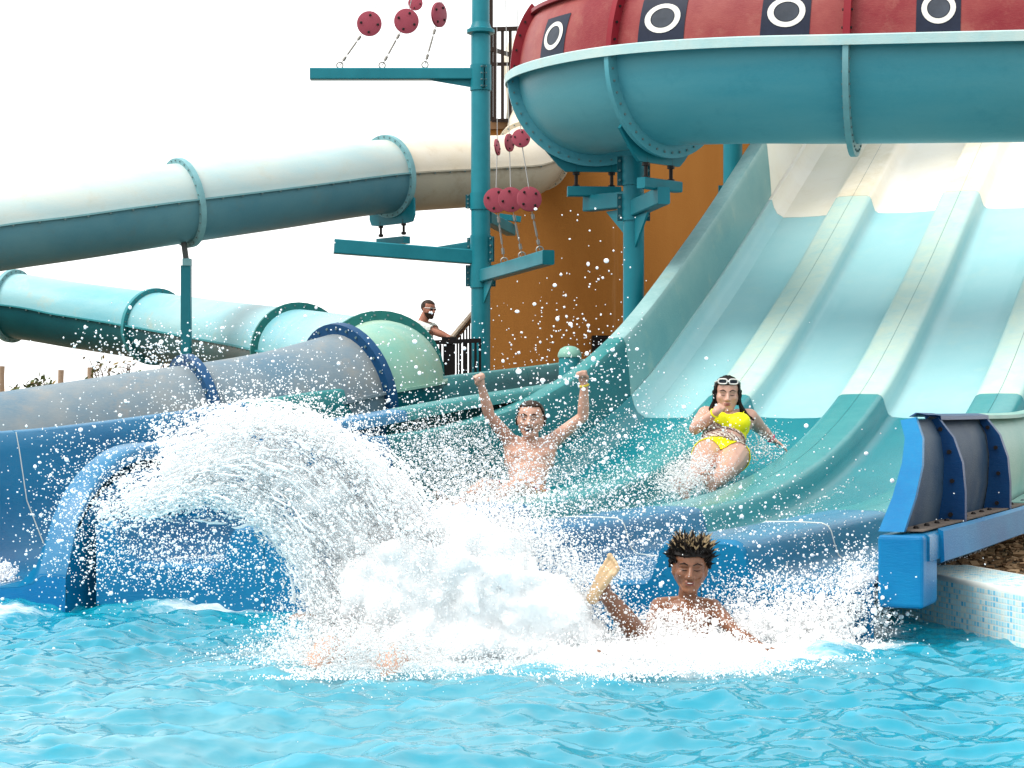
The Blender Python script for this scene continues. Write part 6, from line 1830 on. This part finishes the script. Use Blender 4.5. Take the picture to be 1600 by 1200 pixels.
NRM = np.empty(len(ob.data.vertices) * 3, np.float32); ob.data.vertex_normals.foreach_get('vector', NRM); NRM = NRM.reshape(-1, 3)
for vt in ob.data.vertices:          # torn, streaky skin of the boiling mound
    c = vt.co; q = Vector((c.x * 30 + c.z * 14, c.y * 22, c.z * 16 - c.x * 8))
    a_ = mnoise.noise(q) * .010 + mnoise.noise(q * 2.7) * .007 + mnoise.noise(Vector((c.x * 150, c.y * 150, c.z * 110))) * .0045
    vt.co = c + Vector(NRM[vt.index]) * a_
froth('splash_froth', S, .0085, 1)
# ligaments: stretched threads of water along the sheet
lg = MB()
for pts, N in ((OUT, 170), (MID, 260), (INN, 200)):
    P_ = np.array(pts, float)
    for _ in range(N):
        s0 = RNG.random() ** 1.3 * (len(P_) - 2.2); L = RNG.uniform(.25, .9); off = RNG.normal(0, .42); dd = RNG.normal(7.84, .09); cur = []
        for k in range(7):
            x = min(len(P_) - 1.001, s0 + L * k / 6); i = int(x); f_ = x - i; c = P_[i] * (1 - f_) + P_[i + 1] * f_; tg = P_[i + 1] - P_[i]; tg /= np.hypot(tg[0], tg[1])
            o_ = off * c[2] + RNG.normal(0, .7) + 2.2 * math.sin(k * .8 + off * 9)
            v_ = c[1] + tg[0] * o_; cur.append(at(c[0] - tg[1] * o_, v_, float(clampd(np.array(v_), np.array(dd)))))
        w_ = RNG.uniform(.8, 2.6) / FPX * 7.8
        lg.tube(cur, [w_ * .35, w_ * RNG.uniform(.6, 1.2), w_, w_ * RNG.uniform(.5, 1.3), w_ * .9, w_ * RNG.uniform(.4, .9), w_ * .25], 5)
tag(lg.build('splash_threads', M['whitewater'], smooth=True, angle=180, recalc=False), kind='stuff')
S = []
for (cu, cv, su, sv, N, d0, rlo, rhi) in [(1052, 1012, 46, 6, 150, 8.02, 5, 12), (985, 1024, 70, 8, 150, 7.7, 4, 9), (1180, 988, 48, 10, 150, 8.3, 4, 10), (1285, 978, 36, 13, 140, 8.35, 3, 7), (1332, 950, 12, 16, 60, 8.45, 2, 4), (940, 1038, 60, 6, 80, 7.5, 3, 6), (1110, 1030, 70, 6, 90, 7.6, 3, 6), (1240, 1012, 40, 5, 60, 8.05, 3, 6)]:
    u, v = gauss(cu, cv, su, sv, N); q = world_of(u, v, clampd(v, RNG.normal(d0, .07, len(u))))
    for p, rr in zip(q, RNG.uniform(rlo, rhi, len(u))): S.append((Vector(p), rr / FPX * d0))
froth('wake_froth', S, .0095, 2)
